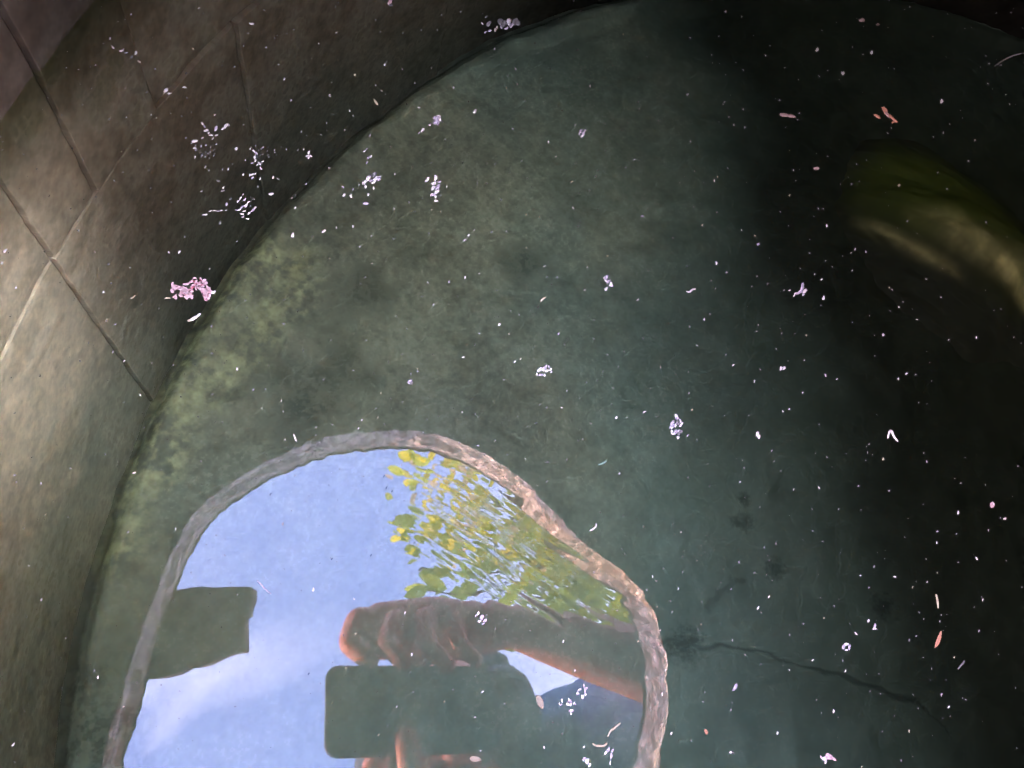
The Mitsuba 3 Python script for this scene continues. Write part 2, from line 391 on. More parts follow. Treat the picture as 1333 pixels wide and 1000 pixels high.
def wall_block(a0, a1, z0, z1, seed, gap=0.0007, wide=0.0):
    na, nz = max(6, int((a1 - a0) * TR / 0.006)), max(6, int((z1 - z0) / 0.006))
    na, nz = min(na, 60), min(nz, 44)
    g = gap / TR
    e = 0.0012
    sa = np.r_[a0 + g, a0 + g + e / TR / 4, np.linspace(a0 + g + e / TR, a1 - g - e / TR, na), a1 - g - e / TR / 4, a1 - g]; sz = np.r_[z0 + gap, z0 + gap + e / 4, np.linspace(z0 + gap + e, z1 - gap - e, nz), z1 - gap - e / 4, z1 - gap]
    na, nz = len(sa), len(sz)
    A, Z = np.meshgrid(sa, sz, indexing='ij')
    Q = np.stack([np.cos(A) * TR, np.sin(A) * TR, Z], -1)
    ed = np.minimum(np.minimum(A - a0, a1 - A) * TR, np.minimum(Z - z0, z1 - Z))
    jag = 0.004 * (meshkit.fbm(Q * 60, 3, seed) - 0.5)
    r = TR - 0.0028 * np.clip((ed + jag) / 0.0025, 0, 1) ** 0.5 + 0.006 * (meshkit.fbm(Q * 6, 3, 5) - 0.5) + 0.0020 * (meshkit.fbm(Q * 60, 4, seed + 1) - 0.5) + 0.0015 * ((seed // 3) % 3 - 1)
    r = np.minimum(r, TR + 0.004)
    rim = np.zeros_like(r, bool); rim[0], rim[-1], rim[:, 0], rim[:, -1] = True, True, True, True
    r[rim] = TR + 0.004
    v = np.stack([TC[0] + r * np.cos(A), TC[1] + r * np.sin(A), Z], -1).reshape(-1, 3)
    return trimesh.Trimesh(v, grid_faces(na, nz)[:, ::-1], process=False)


D = math.radians
courses = [
    (BED - 0.07, -0.105, [10, 24, 41, 57, 72, 88, 103, 118, 134, 152, 166.1, 186, 199, 214, 230, 247, 262, 279, 295, 312, 330, 351]),
    (-0.105, 0.062, [4, 21, 36, 52, 68, 83, 99, 113, 128, 143, 158.0, 162.75, 166.1, 178, 193, 209, 225, 241, 258, 274, 290, 307, 325, 344]),
    (0.062, COVER_LOW - 0.004, [13, 29, 45, 62, 78, 94, 110, 125, 141, 157, 173, 188, 205, 221, 237, 254, 270, 287, 303, 321, 340]),
]
seed = 11
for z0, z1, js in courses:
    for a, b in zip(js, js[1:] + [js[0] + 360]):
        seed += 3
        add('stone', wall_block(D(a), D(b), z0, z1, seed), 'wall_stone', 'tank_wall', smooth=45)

# ------------------------------------------------------------------ the cover with its ragged hole (two traced outlines: the lower and the upper edge of the break)
low = [(128, 1000), (136, 985), (158, 905), (180, 850), (205, 770), (222, 720), (240, 690), (265, 660), (300, 635), (325, 622), (360, 605), (400, 590), (440, 574), (480, 568), (530, 564),
       (580, 569), (610, 581), (640, 604), (670, 631), (700, 656), (740, 690), (775, 716), (805, 746), (830, 780), (845, 820), (852, 860), (853, 900), (846, 960), (838, 1000)]
top = [(162, 1000), (170, 965), (178, 940), (190, 905), (208, 830), (232, 765), (240, 740), (258, 705), (280, 675), (310, 650), (345, 628), (385, 610), (430, 595), (470, 588), (520, 585),
       (560, 590), (590, 600), (620, 615), (645, 632), (665, 645), (690, 672), (715, 700), (745, 725), (775, 750), (800, 770), (818, 800), (828, 832), (836, 860), (836, 900), (829, 960), (822, 1000)]
HC = np.array([0.045, 0.0])


def outline(px, zz, seed):
    p = refl(px, zz)[:, :2] - HC
    a = np.unwrap(np.arctan2(p[:, 1], p[:, 0])); r = np.hypot(*p.T)
    o = np.argsort(a); a, r = a[o], r[o]
    lo, hi = a[0], a[-1]                                             # the photograph shows the break from lo to hi; it closes as a round arc beyond
    ga = np.linspace(lo + 2 * np.pi, hi, 9)[1:-1]
    ba = np.linspace(hi, lo + 2 * np.pi, 9)[1:-1]
    t = np.linspace(0, 1, 9)[1:-1]
    br = r[-1] * (1 - t) + r[0] * t + 0.02 * np.sin(np.pi * t)
    aa, rr = np.r_[a, ba], np.r_[r, br]
    g = np.linspace(-np.pi, np.pi, 721)[:-1]
    rad = np.interp(g, aa, rr, period=2 * np.pi)
    q = np.stack([np.cos(g) * 3, np.sin(g) * 3, g * 0 + seed], -1)
    rad += 0.0045 * (meshkit.fbm(q * 9, 5, seed) - 0.5)
    return g, rad


g, r_low = outline(low, COVER_LOW, 1)
_, r_top = outline(top, COVER_TOP, 2)
r_low = np.maximum(r_low, r_top + 0.001)
rows = []
for k, t in enumerate(np.linspace(0, 1, 13)):
    rr = r_low * (1 - t) + r_top * t
    zz = COVER_LOW * (1 - t) + COVER_TOP * t
    P = np.stack([HC[0] + rr * np.cos(g), HC[1] + rr * np.sin(g), np.full(len(g), zz)], -1)
    w = math.sin(math.pi * min(max(t, 0.1), 0.9))
    dr_ = (0.007 * (meshkit.fbm(P * 45, 4, 3) - 0.5) + 0.007 * (meshkit.fbm(P * 170, 2, 6) - 0.5)) * w + 0.003 * (1 - abs(2 * t - 1))
    rr = rr + dr_
    rows.append(np.stack([HC[0] + rr * np.cos(g), HC[1] + rr * np.sin(g), P[:, 2] + (0.003 * (meshkit.fbm(P * 50, 3, 8) - 0.5))], -1))


def out_to(row, R, zz, n):
    """Rings from this edge out to the round of radius R about the tank's centre."""
    d = np.stack([np.cos(g), np.sin(g)], 1); o = HC - TC
    b = d @ o; s = -b + np.sqrt(b * b - (o @ o - R * R))
    end = np.c_[HC + d * s[:, None], np.full(len(g), zz)]
    res = []
    for t in np.linspace(0, 1, n)[1:]:
        q = row * (1 - t ** 1.6) + end * t ** 1.6
        q[:, 2] = row[:, 2] * (1 - min(1, t * 8)) + zz * min(1, t * 8) + 0.008 * (meshkit.fbm(q * [12, 12, 0] + [0, 0, R], 4, 4) - 0.5) * (t < 1)
        res.append(q)
    return res


under, over = out_to(rows[0], TR + 0.25, COVER_LOW, 22), out_to(rows[-1], TR + 0.25, COVER_TOP, 22)
v = np.vstack(under[::-1] + rows + over + [under[-1]])
cov = trimesh.Trimesh(v, grid_faces(len(v) // 720, 720, True), process=True)
cov.merge_vertices(); cov.fix_normals()
gap = trimesh.creation.icosphere(4)  # added second opening out of view, lets light onto the algae mound
gap.vertices = gap.vertices * (1 + 0.5 * (meshkit.fbm(gap.vertices * 2.5 + 4, 4, 2) - 0.5))[:, None] * [0.11, 0.075, 0.3] + [0.98, 0.575, 0.27]
man = Manifold(m3.Mesh(np.asarray(cov.vertices, np.float32), np.asarray(cov.faces, np.uint32)))
print('cover', man.status(), man.volume())
cov = tri(man - Manifold(m3.Mesh(np.asarray(gap.vertices, np.float32), np.asarray(gap.faces, np.uint32))))
add('stone_cover', cov, 'cover_stone', smooth=40)
lab('stone_cover', 'thin stone cover over the tank broken open in a ragged round hole', 'cover')

# ground round the tank, out to the horizon
rg = np.r_[TR + 0.245, np.geomspace(1.3, 300, 40)]; ag = np.arange(120) * 2 * np.pi / 120
G = np.array([[[TC[0] + r * np.cos(a), TC[1] + r * np.sin(a), 0] for a in ag] for r in rg])
dip = 1 - 0.88 * np.exp(-((np.mod(ag - math.radians(198) + np.pi, 2 * np.pi) - np.pi) / 0.85) ** 2) - 0.85 * np.exp(-((np.mod(ag + math.radians(20) + np.pi, 2 * np.pi) - np.pi) / 0.50) ** 2)  # the added bank dips where sun and side light should come in
t = np.clip((rg - 1.45) / 1.9, 0, 1); t = t * t * (3 - 2 * t)
G[..., 2] = 0.9 * t[:, None] * dip[None] * (0.75 + 0.5 * meshkit.fbm(G * 0.7, 3, 6)) + COVER_TOP - 0.004 + 0.05 * (meshkit.fbm(G * 1.2, 4, 2) - 0.5) * np.clip(rg - 1.12, 0, 1)[:, None]  # unseen bank raised all round to block light from the low sky
v = np.vstack([np.c_[G[0][:, :2], np.full(120, BED - 0.1)], G.reshape(-1, 3)])
add('ground', trimesh.Trimesh(v, grid_faces(len(rg) + 1, 120, True)[:, ::-1], process=False), 'soil', smooth=30)
lab('ground', 'grassy earth round the tank with an unseen bank added against low sky light', kind='structure')

# flat broken stone lying across the left edge of the hole
px = [(40, 905), (30, 790), (130, 752), (232, 768), (246, 765), (263, 763), (297, 763), (330, 764), (329, 780), (324, 797), (325, 801), (319, 804), (319, 849), (306, 850), (290, 855), (268, 866), (252, 870), (247, 869), (228, 878), (200, 884)]
st = np.asarray(px, float)
lo_, hi_ = refl(px, COVER_TOP + 0.006), refl(px, COVER_TOP + 0.036)
c_ = lo_[:, :2].mean(0)
from shapely.geometry import Polygon
from shapely.geometry.polygon import orient
pol = orient(Polygon(lo_[:, :2]))
ex = trimesh.creation.extrude_polygon(pol.buffer(-0.0015).buffer(0.0012), 0.028, engine='earcut')
ex = trimesh.Trimesh(*trimesh.remesh.subdivide_to_size(ex.vertices, ex.faces, 0.008))
ex.merge_vertices()
ex.vertices[:, 2] += COVER_TOP + 0.007
ex.vertices += 0.0016 * (np.stack([meshkit.fbm(ex.vertices * 60, 3, s) for s in (1, 2, 3)], 1) - 0.5) * 2
add('flat_stone', ex, 'loose_stone', smooth=35)
lab('flat_stone', 'dark squarish flat stone jutting over the left edge of the hole', 'stone')

# algae covered mound on the dark right side of the bed: a low heap with drawn out ridges
AL0, AL1 = at([(1200, 258)], BED + 0.04)[0], at([(1335, 352)], BED + 0.04)[0]
AD = (AL1 - AL0)[:2]; AD /= np.hypot(*AD); AC = (AL0 + AL1)[:2] / 2


U, V = np.meshgrid(np.linspace(-0.19, 0.19, 110), np.linspace(-0.15, 0.15, 90), indexing='ij')
P = np.stack([U, V, 0 * U], -1)
rid = meshkit.fbm(P * [5, 17, 1] + [3, 1, 0], 4, 6)
fall = np.clip(1.15 - np.hypot(U / 0.18, V / 0.14) - 0.5 * (meshkit.fbm(P * 8, 3, 3) - 0.5), 0, 1)
Z = BED - 0.02 + 0.07 * fall ** 0.8 * (0.55 + 0.9 * rid)
XY = AC[None, None] + U[..., None] * AD + V[..., None] * np.array([-AD[1], AD[0]])
mound = trimesh.Trimesh(np.stack([XY[..., 0], XY[..., 1], Z], -1).reshape(-1, 3), grid_faces(110, 90), process=False)
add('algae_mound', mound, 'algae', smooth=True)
lab('algae_mound', 'sunken heap furred with yellow green algae at the dark right side', 'algae')
# ------------------------------------------------------------------ the phone that takes the picture
L, W, T = 0.1467, 0.0715, 0.0074


def on_phone(x, y, z):
    """x along the phone's long side from its lens corner, y across it, z out of its back; the lens is at (0, 0, 0)."""
    return EYE + np.asarray(x)[..., None] * RIGHT - np.asarray(y)[..., None] * UP + np.asarray(z)[..., None] * FWD


def rounded(x0, x1, y0, y1, z0, z1, r, e=0.0016):
    c = m3.CrossSection.square((x1 - x0 - 2 * r, y1 - y0 - 2 * r)).translate((x0 + r, y0 + r))
    big, small = c.offset(r, m3.JoinType.Round, circular_segments=48), c.offset(r - e, m3.JoinType.Round, circular_segments=48)
    h = Manifold.batch_hull([big.extrude(z1 - z0 - 2 * e).translate((0, 0, z0 + e)), small.extrude(z1 - z0).translate((0, 0, z0))])
    t = tri(h); v = t.vertices.copy()
    t.vertices = on_phone(v[:, 0], v[:, 1], v[:, 2])
    t.fix_normals()
    return t


k_ph = name('phone')
lab(k_ph, 'dark phone held flat over the water, seen mirrored below the right hand', 'phone')
lx, ly, zb = 0.0135, 0.0135, -0.0045
add('back', rounded(-lx, L - lx, -ly, W - ly, zb - T, zb, 0.0105), 'phone_case', k_ph, smooth=35)
add('screen', rounded(-lx + 0.003, L - lx - 0.003, -ly + 0.003, W - ly - 0.003, zb - T - 0.0006, zb - T + 0.001, 0.009, 0.0004), 'phone_glass', k_ph, smooth=35)
kb = add('camera_plate', rounded(-lx + 0.003, -lx + 0.030, -ly + 0.003, -ly + 0.030, zb - 0.001, zb + 0.0012, 0.006, 0.0005), 'phone_case', k_ph, smooth=35)
for x, y in ((0.0, 0.0), (0.0075, 0.0080)):
    cyl = tri(Manifold.cylinder(0.0012, 0.0058, 0.0054, 40).translate((x, y, zb + 0.0008))); v = cyl.vertices.copy(); cyl.vertices = on_phone(v[:, 0], v[:, 1], v[:, 2]); cyl.fix_normals()
    add('lens_ring', cyl, 'phone_metal', kb, smooth=35)
    cyl = tri(Manifold.cylinder(0.0006, 0.0042, 0.0040, 32).translate((x, y, zb + 0.0018))); v = cyl.vertices.copy(); cyl.vertices = on_phone(v[:, 0], v[:, 1], v[:, 2]); cyl.fix_normals()
    add('lens', cyl, 'phone_glass', kb, smooth=35)
for x0, x1 in ((0.020, 0.029), (0.034, 0.043)):
    add('button', rounded(x0, x1, -ly - 0.0006, -ly + 0.001, zb - T * 0.5 - 0.0013, zb - T * 0.5 + 0.0013, 0.0006, 0.0002), 'phone_metal', k_ph, smooth=35)

# ------------------------------------------------------------------ the person who leans over the hole and holds the phone


def mr(x, y, z):
    return refl([(x, y)], z)[0]


def ph(x, y, z):
    return on_phone(np.float64(x), np.float64(y), np.float64(z))


# right hand: comes over the phone's upper edge from the right
wristR, elbowR = mr(668, 815, 0.385), mr(905, 885, 0.43)
palmR = [mr(560, 806, 0.385), mr(612, 812, 0.388)]
B = []
B += [hull([palmR[0], palmR[1], wristR, mr(585, 836, 0.39)], [0.020, 0.020, 0.0185, 0.017])]
B += [hull([palmR[0], mr(497, 812, 0.385), mr(520, 836, 0.378)], [0.020, 0.019, 0.016])]          # ball of the thumb side
fingers = [
    ([mr(515, 803, 0.385), mr(470, 812, 0.375), mr(458, 838, 0.362), mr(480, 858, 0.352)], [0.0125, 0.0115, 0.0105, 0.0088]),
    ([mr(545, 800, 0.385), mr(512, 812, 0.366), mr(505, 838, 0.350), mr(524, 860, 0.340)], [0.0115, 0.0105, 0.0092, 0.0078]),
    ([mr(575, 799, 0.386), mr(553, 806, 0.366), mr(556, 838, 0.349), mr(582, 865, 0.338)], [0.0112, 0.0102, 0.0088, 0.0074]),
    ([mr(605, 802, 0.388), mr(590, 806, 0.370), mr(598, 836, 0.354), mr(618, 858, 0.345)], [0.0100, 0.0090, 0.0078, 0.0066]),
    ([mr(512, 822, 0.388), ph(0.070, -0.018, -0.034), ph(0.074, 0.012, -0.024), ph(0.062, 0.030, -0.0205)], [0.0150, 0.0125, 0.0105, 0.0088]),   # thumb, on the screen
]
B += [hull([mr(470, 812, 0.378), mr(460, 834, 0.366), mr(520, 818, 0.380), mr(500, 842, 0.366)], [0.0145, 0.0125, 0.015, 0.011])]
for p, r in fingers:
    B += chain(p, r)
B += chain([wristR, wristR * 0.6 + elbowR * 0.4, elbowR], [0.0195, 0.029, 0.040])
shR, shL = mr(756, 976, 0.62), mr(500, 1090, 0.62)
elbowL = mr(470, 1190, 0.40)
# left hand: under the lower edge
palmL = [ph(0.055, 0.098, -0.030), ph(0.085, 0.103, -0.030)]
wristL = ph(0.070, 0.150, -0.050)
B += [hull([palmL[0], palmL[1], wristL], [0.020, 0.018, 0.021])]
for p, r in [
    ([palmL[0], ph(0.052, 0.082, 0.0045), ph(0.049, 0.066, 0.0085), ph(0.047, 0.050, 0.0080)], [0.0125, 0.0110, 0.0102, 0.0088]),
    ([palmL[0] * 0.5 + palmL[1] * 0.5, ph(0.075, 0.092, -0.0045), ph(0.074, 0.083, 0.0045), ph(0.074, 0.0745, 0.0070)], [0.0120, 0.0105, 0.0094, 0.0082]),
    ([palmL[1], ph(0.096, 0.094, -0.0045), ph(0.096, 0.085, 0.0045), ph(0.097, 0.0765, 0.0065)], [0.0115, 0.0102, 0.0090, 0.0078]),
    ([palmL[1], ph(0.113, 0.097, -0.0050), ph(0.115, 0.084, 0.0050), ph(0.117, 0.076, 0.0055)], [0.0100, 0.0090, 0.0080, 0.0070]),
    ([palmL[0], ph(0.030, 0.085, -0.034), ph(0.030, 0.062, -0.026), ph(0.036, 0.045, -0.0205)], [0.0145, 0.0120, 0.0105, 0.0088]),
]:
    B += chain(p, r)
B += chain([wristL, wristL * 0.6 + elbowL * 0.4, elbowL], [0.0225, 0.036, 0.044])
# head, bent over the phone so that the face looks down
head = mr(588, 996, 0.60)
fwd = np.array([-0.10, 0.42, -0.90]); fwd /= np.linalg.norm(fwd)                       # where the face looks
hup = np.array([0.05, 0.90, 0.42]); hup -= fwd * (hup @ fwd); hup /= np.linalg.norm(hup)  # towards the crown
hs = np.cross(fwd, hup)


def hd(s, u, f_):
    return head + s * hs + u * hup + f_ * fwd


neck0 = (shR + shL) / 2 + [0, 0.02, 0.05]
B += [hull([hd(0, 0.035, -0.025), hd(0, 0.03, 0.02), hd(0, -0.045, 0.045)], [0.082, 0.076, 0.052])]
B += [hull([hd(0.022, -0.080, 0.066), hd(-0.022, -0.080, 0.066), hd(0, -0.055, 0.055)], [0.022, 0.022, 0.045])]
B += [hull([hd(0, -0.005, 0.094), hd(0, -0.035, 0.112), hd(0, -0.045, 0.092)], [0.009, 0.012, 0.012])]
B += [hull([hd(0.017, -0.040, 0.094), hd(-0.017, -0.040, 0.094)], [0.009, 0.009])]
B += [hull([hd(0.045, 0.022, 0.078), hd(0.012, 0.020, 0.090)], [0.012, 0.010]), hull([hd(-0.045, 0.022, 0.078), hd(-0.012, 0.020, 0.090)], [0.012, 0.010])]
B += [hull([hd(0.022, -0.066, 0.086), hd(0, -0.064, 0.094), hd(-0.022, -0.066, 0.086)], [0.006, 0.008, 0.006]), hull([hd(0.018, -0.078, 0.083), hd(0, -0.079, 0.090), hd(-0.018, -0.078, 0.083)], [0.006, 0.0085, 0.006])]
for s in (1, -1):
    B += [hull([hd(s * 0.083, 0.018, -0.005), hd(s * 0.089, 0.022, -0.012), hd(s * 0.083, -0.020, -0.002)], [0.010, 0.012, 0.008])]
B += chain([hd(0, -0.05, -0.03), neck0], [0.056, 0.062])
hips = np.array([0.13, -0.80, 0.66]); chest = (shR + shL) / 2 + [0, -0.10, -0.02]
B += [hull([shR, shL, chest], [0.060, 0.060, 0.095]), hull([chest + [0.06, 0, 0], chest - [0.06, 0, 0], hips + [0.06, 0, 0], hips - [0.06, 0, 0]], [0.10, 0.10, 0.10, 0.10])]
B += chain([shR, elbowR], [0.056, 0.045]) + chain([shL, elbowL], [0.056, 0.045])
legs, feet = [], []
for s in (1, -1):
    hip, knee, ank = hips + [s * 0.09, 0, -0.02], np.array([0.13 + s * 0.16, -0.50, 0.345]), np.array([0.13 + s * 0.15, -0.92, 0.345])
    legs += chain([hip, knee, ank], [0.088, 0.058, 0.042])
    feet.append([ank, ank + [0, -0.10, 0.035], ank + [0, -0.02, -0.012], ank + [0, -0.13, -0.015]])
B += legs
k_pe = name('person')
lab(k_pe, 'person in a navy shirt kneeling over the hole holding a phone, seen mirrored', 'person')
add('body', smoothed(B, 0.0055, 8), 'skin', k_pe, smooth=True)


def coat(ms, length, amp, sc, seed):
    t = smoothed(ms, length, 10)
    t.vertices += t.vertex_normals * (amp * (meshkit.fbm(t.vertices * sc, 4, seed) - 0.5))[:, None]
    return t


mid = shR * 0.12 + elbowR * 0.88
S = [hull([shR, shL, chest], [0.072, 0.072, 0.108]), hull([chest + [0.06, 0, 0], chest - [0.06, 0, 0], hips + [0.06, 0.04, 0], hips - [0.06, -0.04, 0]], [0.113, 0.113, 0.112, 0.112])]
S += chain([shR, mid], [0.070, 0.062]) + chain([shL, shL * 0.12 + elbowL * 0.88], [0.070, 0.062])
add('shirt', coat(S, 0.012, 0.022, 14, 3), 'shirt', k_pe, smooth=True)
nd = (hd(0, -0.05, -0.03) - neck0); nd /= np.linalg.norm(nd)
add('collar', coat(chain([neck0 + nd * 0.012, neck0 + nd * 0.034], [0.071, 0.067]), 0.008, 0.004, 30, 5), 'collar', k_pe, smooth=True)
Tm = []
for s in (1, -1):
    hip, knee, ank = hips + [s * 0.09, 0, -0.02], np.array([0.13 + s * 0.16, -0.50, 0.352]), np.array([0.13 + s * 0.15, -0.88, 0.352])
    Tm += chain([hip, knee, ank], [0.102, 0.068, 0.054])
Tm += [hull([hips + [0.07, -0.02, 0], hips - [0.07, 0.02, 0]], [0.118, 0.118])]
add('trousers', coat(Tm, 0.015, 0.02, 12, 7), 'trousers', k_pe, smooth=True)
for p in feet:
    add('shoe', coat([hull(p, [0.05, 0.045, 0.042, 0.035])], 0.01, 0.002, 30, 2), 'shoe', k_pe, smooth=True)
hairm = [hull([hd(0, 0.062, -0.030), hd(0, 0.035, -0.045), hd(0, -0.02, -0.052)], [0.076, 0.080, 0.064]), hull([hd(0.035, 0.085, 0.022), hd(-0.035, 0.085, 0.022), hd(0, 0.075, -0.02)], [0.036, 0.036, 0.07])]
for s in (1, -1):
    hairm += [hull([hd(s * 0.068, 0.03, 0.0), hd(s * 0.066, -0.045, 0.03), hd(s * 0.056, -0.055, 0.070), hd(s * 0.05, 0.05, 0.06)], [0.040, 0.036, 0.030, 0.034])]  # added side locks that keep the brightly lit cheeks dark
add('hair', coat(hairm, 0.006, 0.016, 45, 9), 'hair', k_pe, smooth=True)
for s in (1, -1):
    add('eye', tri(ball(hd(s * 0.031, 0.002, 0.078), 0.0125, 24)), 'eye_white', k_pe, smooth=True)

# ------------------------------------------------------------------ the tree that leans over the hole from the right
k_tree = name('tree')
lab(k_tree, 'leafy tree leaning over the hole, mirrored with yellow and olive leaves', 'tree')
trunk = spline([(2.7, 1.3, 0.2), (2.62, 1.28, 0.9), (2.4, 1.2, 1.7), (2.25, 1.12, 2.5), (2.1, 1.15, 3.3), (2.0, 1.25, 4.4), (2.05, 1.3, 5.6)], 26)
add('trunk', tube(trunk, np.interp(trunk[:, 2], [0.2, 0.5, 2.5, 5.6], [0.20, 0.15, 0.10, 0.03]), 14), 'bark', k_tree, smooth=True)
base0 = np.array([2.28, 1.15, 2.35])
limbs = [  # each runs from the trunk to the leaves above the hole: places of the mirror image and the height there
    ([(700, 690), (640, 650), (580, 622), (540, 608)], [3.2, 3.3, 3.2, 3.1]),
    ([(720, 720), (650, 690), (590, 664), (545, 664)], [3.0, 3.1, 3.0, 2.9]),
    ([(760, 740), (690, 720), (610, 700), (540, 700)], [3.3, 3.5, 3.6, 3.6]),
    ([(770, 760), (690, 745), (610, 745), (545, 742)], [3.0, 3.2, 3.3, 3.3]),
    ([(800, 790), (730, 770), (650, 775), (550, 768)], [2.9, 3.0, 3.1, 3.2]),
    ([(815, 815), (770, 790), (730, 760), (700, 735)], [2.7, 2.8, 2.9, 3.0]),
    ([(835, 830), (800, 815), (760, 790), (725, 800)], [2.5, 2.6, 2.7, 2.7]),
    ([(790, 760), (760, 740), (735, 720), (700, 700)], [3.6, 3.6, 3.6, 3.6]),
]
leafm = trimesh.Trimesh([[0, 0, 0], [.22, .42, .05], [.22, -.42, .05], [.5, .5, .06], [.5, -.5, .06], [.8, .28, .02], [.8, -.28, .02], [1, 0, -.04], [.25, 0, 0], [.5, 0, .0], [.8, 0, -.02]],
                        [[0, 8, 1], [0, 2, 8], [8, 9, 3], [8, 3, 1], [8, 4, 9], [8, 2, 4], [9, 10, 5], [9, 5, 3], [9, 6, 10], [9, 4, 6], [10, 7, 5], [10, 6, 7]], process=False)


def leaf_at(pos, d, size, width, roll):
    d = d / np.linalg.norm(d); s = np.cross(d, [0, 0, 1.0]); s /= np.linalg.norm(s) + 1e-9; u = np.cross(s, d)
    s, u = s * math.cos(roll) + u * math.sin(roll), u * math.cos(roll) - s * math.sin(roll)
    v = leafm.vertices * [size, size * width, size]
    return trimesh.Trimesh(pos + v[:, :1] * d + v[:, 1:2] * s + v[:, 2:] * u, leafm.faces, process=False)


def sprig(path, n, size, mats, jit, width=0.46):
    """Leaves set along a twig; each one a part."""
    for i in range(n):
        t = rng.uniform(0, 1) * (len(path) - 1.001); a = int(t)
        p = path[a] * (1 - (t - a)) + path[a + 1] * (t - a); d = path[a + 1] - path[a]
        d = d / np.linalg.norm(d) + rng.normal(0, 0.45, 3) * [1, 1, 0.6]
        p = p + rng.normal(0, jit, 3)
        add('leaf', leaf_at(p, d, size * rng.uniform(0.7, 1.25), width * rng.uniform(0.8, 1.2), rng.normal(0, 0.5)), mats[int(rng.integers(0, len(mats)))], k_tree, smooth=True)


YEL, OLV = ['leaf_yellow', 'leaf_lime', 'leaf_yellow', 'leaf_lime', 'leaf_lime', 'leaf_yellow', 'leaf_pale'], ['leaf_olive', 'leaf_olive', 'leaf_lime', 'leaf_olive']  # the yellow set paints sunlight into the leaf colours
TWIGS = []
for i, (px, hz) in enumerate(limbs):
    tip = refl(px, hz)
    path = spline(np.vstack([base0 + [0, 0, 0.25 * (i % 4)], (base0 + [0, 0, 0.25 * (i % 4)]) * 0.45 + tip[0] * 0.55 + [0, 0, 0.15], tip]), 22)
    add('branch', tube(path, np.linspace(0.030, 0.0025, 22), 7), 'bark', k_tree, smooth=True)
    n, size, mats, jit = [(42, 0.095, YEL, 0.075), (42, 0.095, YEL, 0.075), (32, 0.125, OLV, 0.055), (32, 0.12, OLV, 0.055), (30, 0.12, OLV, 0.05), (34, 0.12, OLV, 0.085), (36, 0.12, OLV, 0.09), (30, 0.12, OLV, 0.09)][i]
    TWIGS.append((path[8 if i > 1 else 11:], size, jit))
    sprig(path[8 if i > 1 else 11:], n, size, mats, jit)
crown, tint = [], []
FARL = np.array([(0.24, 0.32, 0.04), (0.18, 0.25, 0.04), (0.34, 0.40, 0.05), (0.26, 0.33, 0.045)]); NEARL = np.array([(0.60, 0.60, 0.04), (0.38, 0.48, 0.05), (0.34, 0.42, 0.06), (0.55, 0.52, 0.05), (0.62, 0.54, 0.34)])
for i, (path, size, jit) in enumerate(TWIGS):                             # the many smaller leaves along the same twigs
    for _ in range([230, 230, 50, 50, 45, 60, 80, 50][i]):
        t = rng.uniform(0, 1) ** 0.9 * (len(path) - 1.001); a = int(t); d = path[a + 1] - path[a]
        crown.append(leaf_at(path[a] * (1 - (t - a)) + path[a + 1] * (t - a) + rng.normal(0, jit * 1.15, 3), d / np.linalg.norm(d) + rng.normal(0, 0.5, 3) * [1, 1, 0.6], size * rng.uniform(0.4, 0.7), 0.45, rng.normal(0, 0.5)))
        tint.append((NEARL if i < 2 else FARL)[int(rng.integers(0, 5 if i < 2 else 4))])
for _ in range(9000):                                                   # the rest of the crown, beyond what the hole lets one see
    c = np.array([2.7, 1.6, 4.2]); q = rng.normal(0, 1, 3); q /= np.linalg.norm(q)
    p = c + q * [1.5, 1.7, 1.6] * rng.uniform(0.35, 1) ** 0.5
    if meshkit.noise(p[None] * 1.7, 3)[0] < 0.42:
        continue
    m_ = -p[:2] / (p[2] + EYE[2])
    if p[0] / (p[2] + EYE[2]) < 0.37 and p[1] / (p[2] + EYE[2]) > -0.3:
        continue
    crown.append(leaf_at(p, rng.normal(0, 1, 3) * [1, 1, 0.5] + [0, 0, -0.2], rng.uniform(0.08, 0.13), 0.4, rng.normal(0, 0.6)))
    tint.append(FARL[int(rng.integers(0, 4))])
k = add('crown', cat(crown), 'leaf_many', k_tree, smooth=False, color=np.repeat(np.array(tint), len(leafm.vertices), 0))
lab(k, kind='stuff')

# ------------------------------------------------------------------ what floats on the water
ICO = trimesh.creation.icosphere(1)


def fleck_mesh(length, width, thick, bend, seed, sub=None):
    """A small curled petal or chip lying along x."""
    q = (sub or ICO).vertices.copy()
    r = np.random.default_rng(seed)
    q[:, 1] *= 1 - 0.35 * q[:, 0] * r.uniform(-1, 1)
    w = 1 + 0.35 * (meshkit.noise(q * 2.2 + seed * 3.7) - 0.5)
    v = q * w[:, None] * [length / 2, width / 2, thick / 2]
    v[:, 1] += bend * length * ((v[:, 0] / length * 2) ** 2 - 0.4)
    v[:, 2] += 0.10 * length * (v[:, 1] / max(width, 1e-6) * 2) ** 2 * r.uniform(0, 0.6)
    return trimesh.Trimesh(v, (sub or ICO).faces, process=False)


PX = 0.00034 * 1.15                                                     # a pixel of the photograph on the water near the middle of the picture


def on_water(p, ang):
    """Where a place of the photograph lies on the water, the direction there (degrees in the picture, up is 90) and the size of a pixel."""
    a = at([p, (p[0] + 4 * math.cos(math.radians(ang)), p[1] - 4 * math.sin(math.radians(ang)))], 0)
    d = a[1] - a[0]
    return a[0], math.atan2(d[1], d[0]), np.hypot(d[0], d[1]) / 4


def lay(mesh, pos, rz, lift=0.0004, tilt=0.0):
    m = mesh.copy()
    m.apply_transform(trimesh.transformations.euler_matrix(tilt, tilt * 0.6, rz))
    m.vertices += [pos[0], pos[1], lift - min(0, m.vertices[:, 2].min() * 0.5)]
    return m


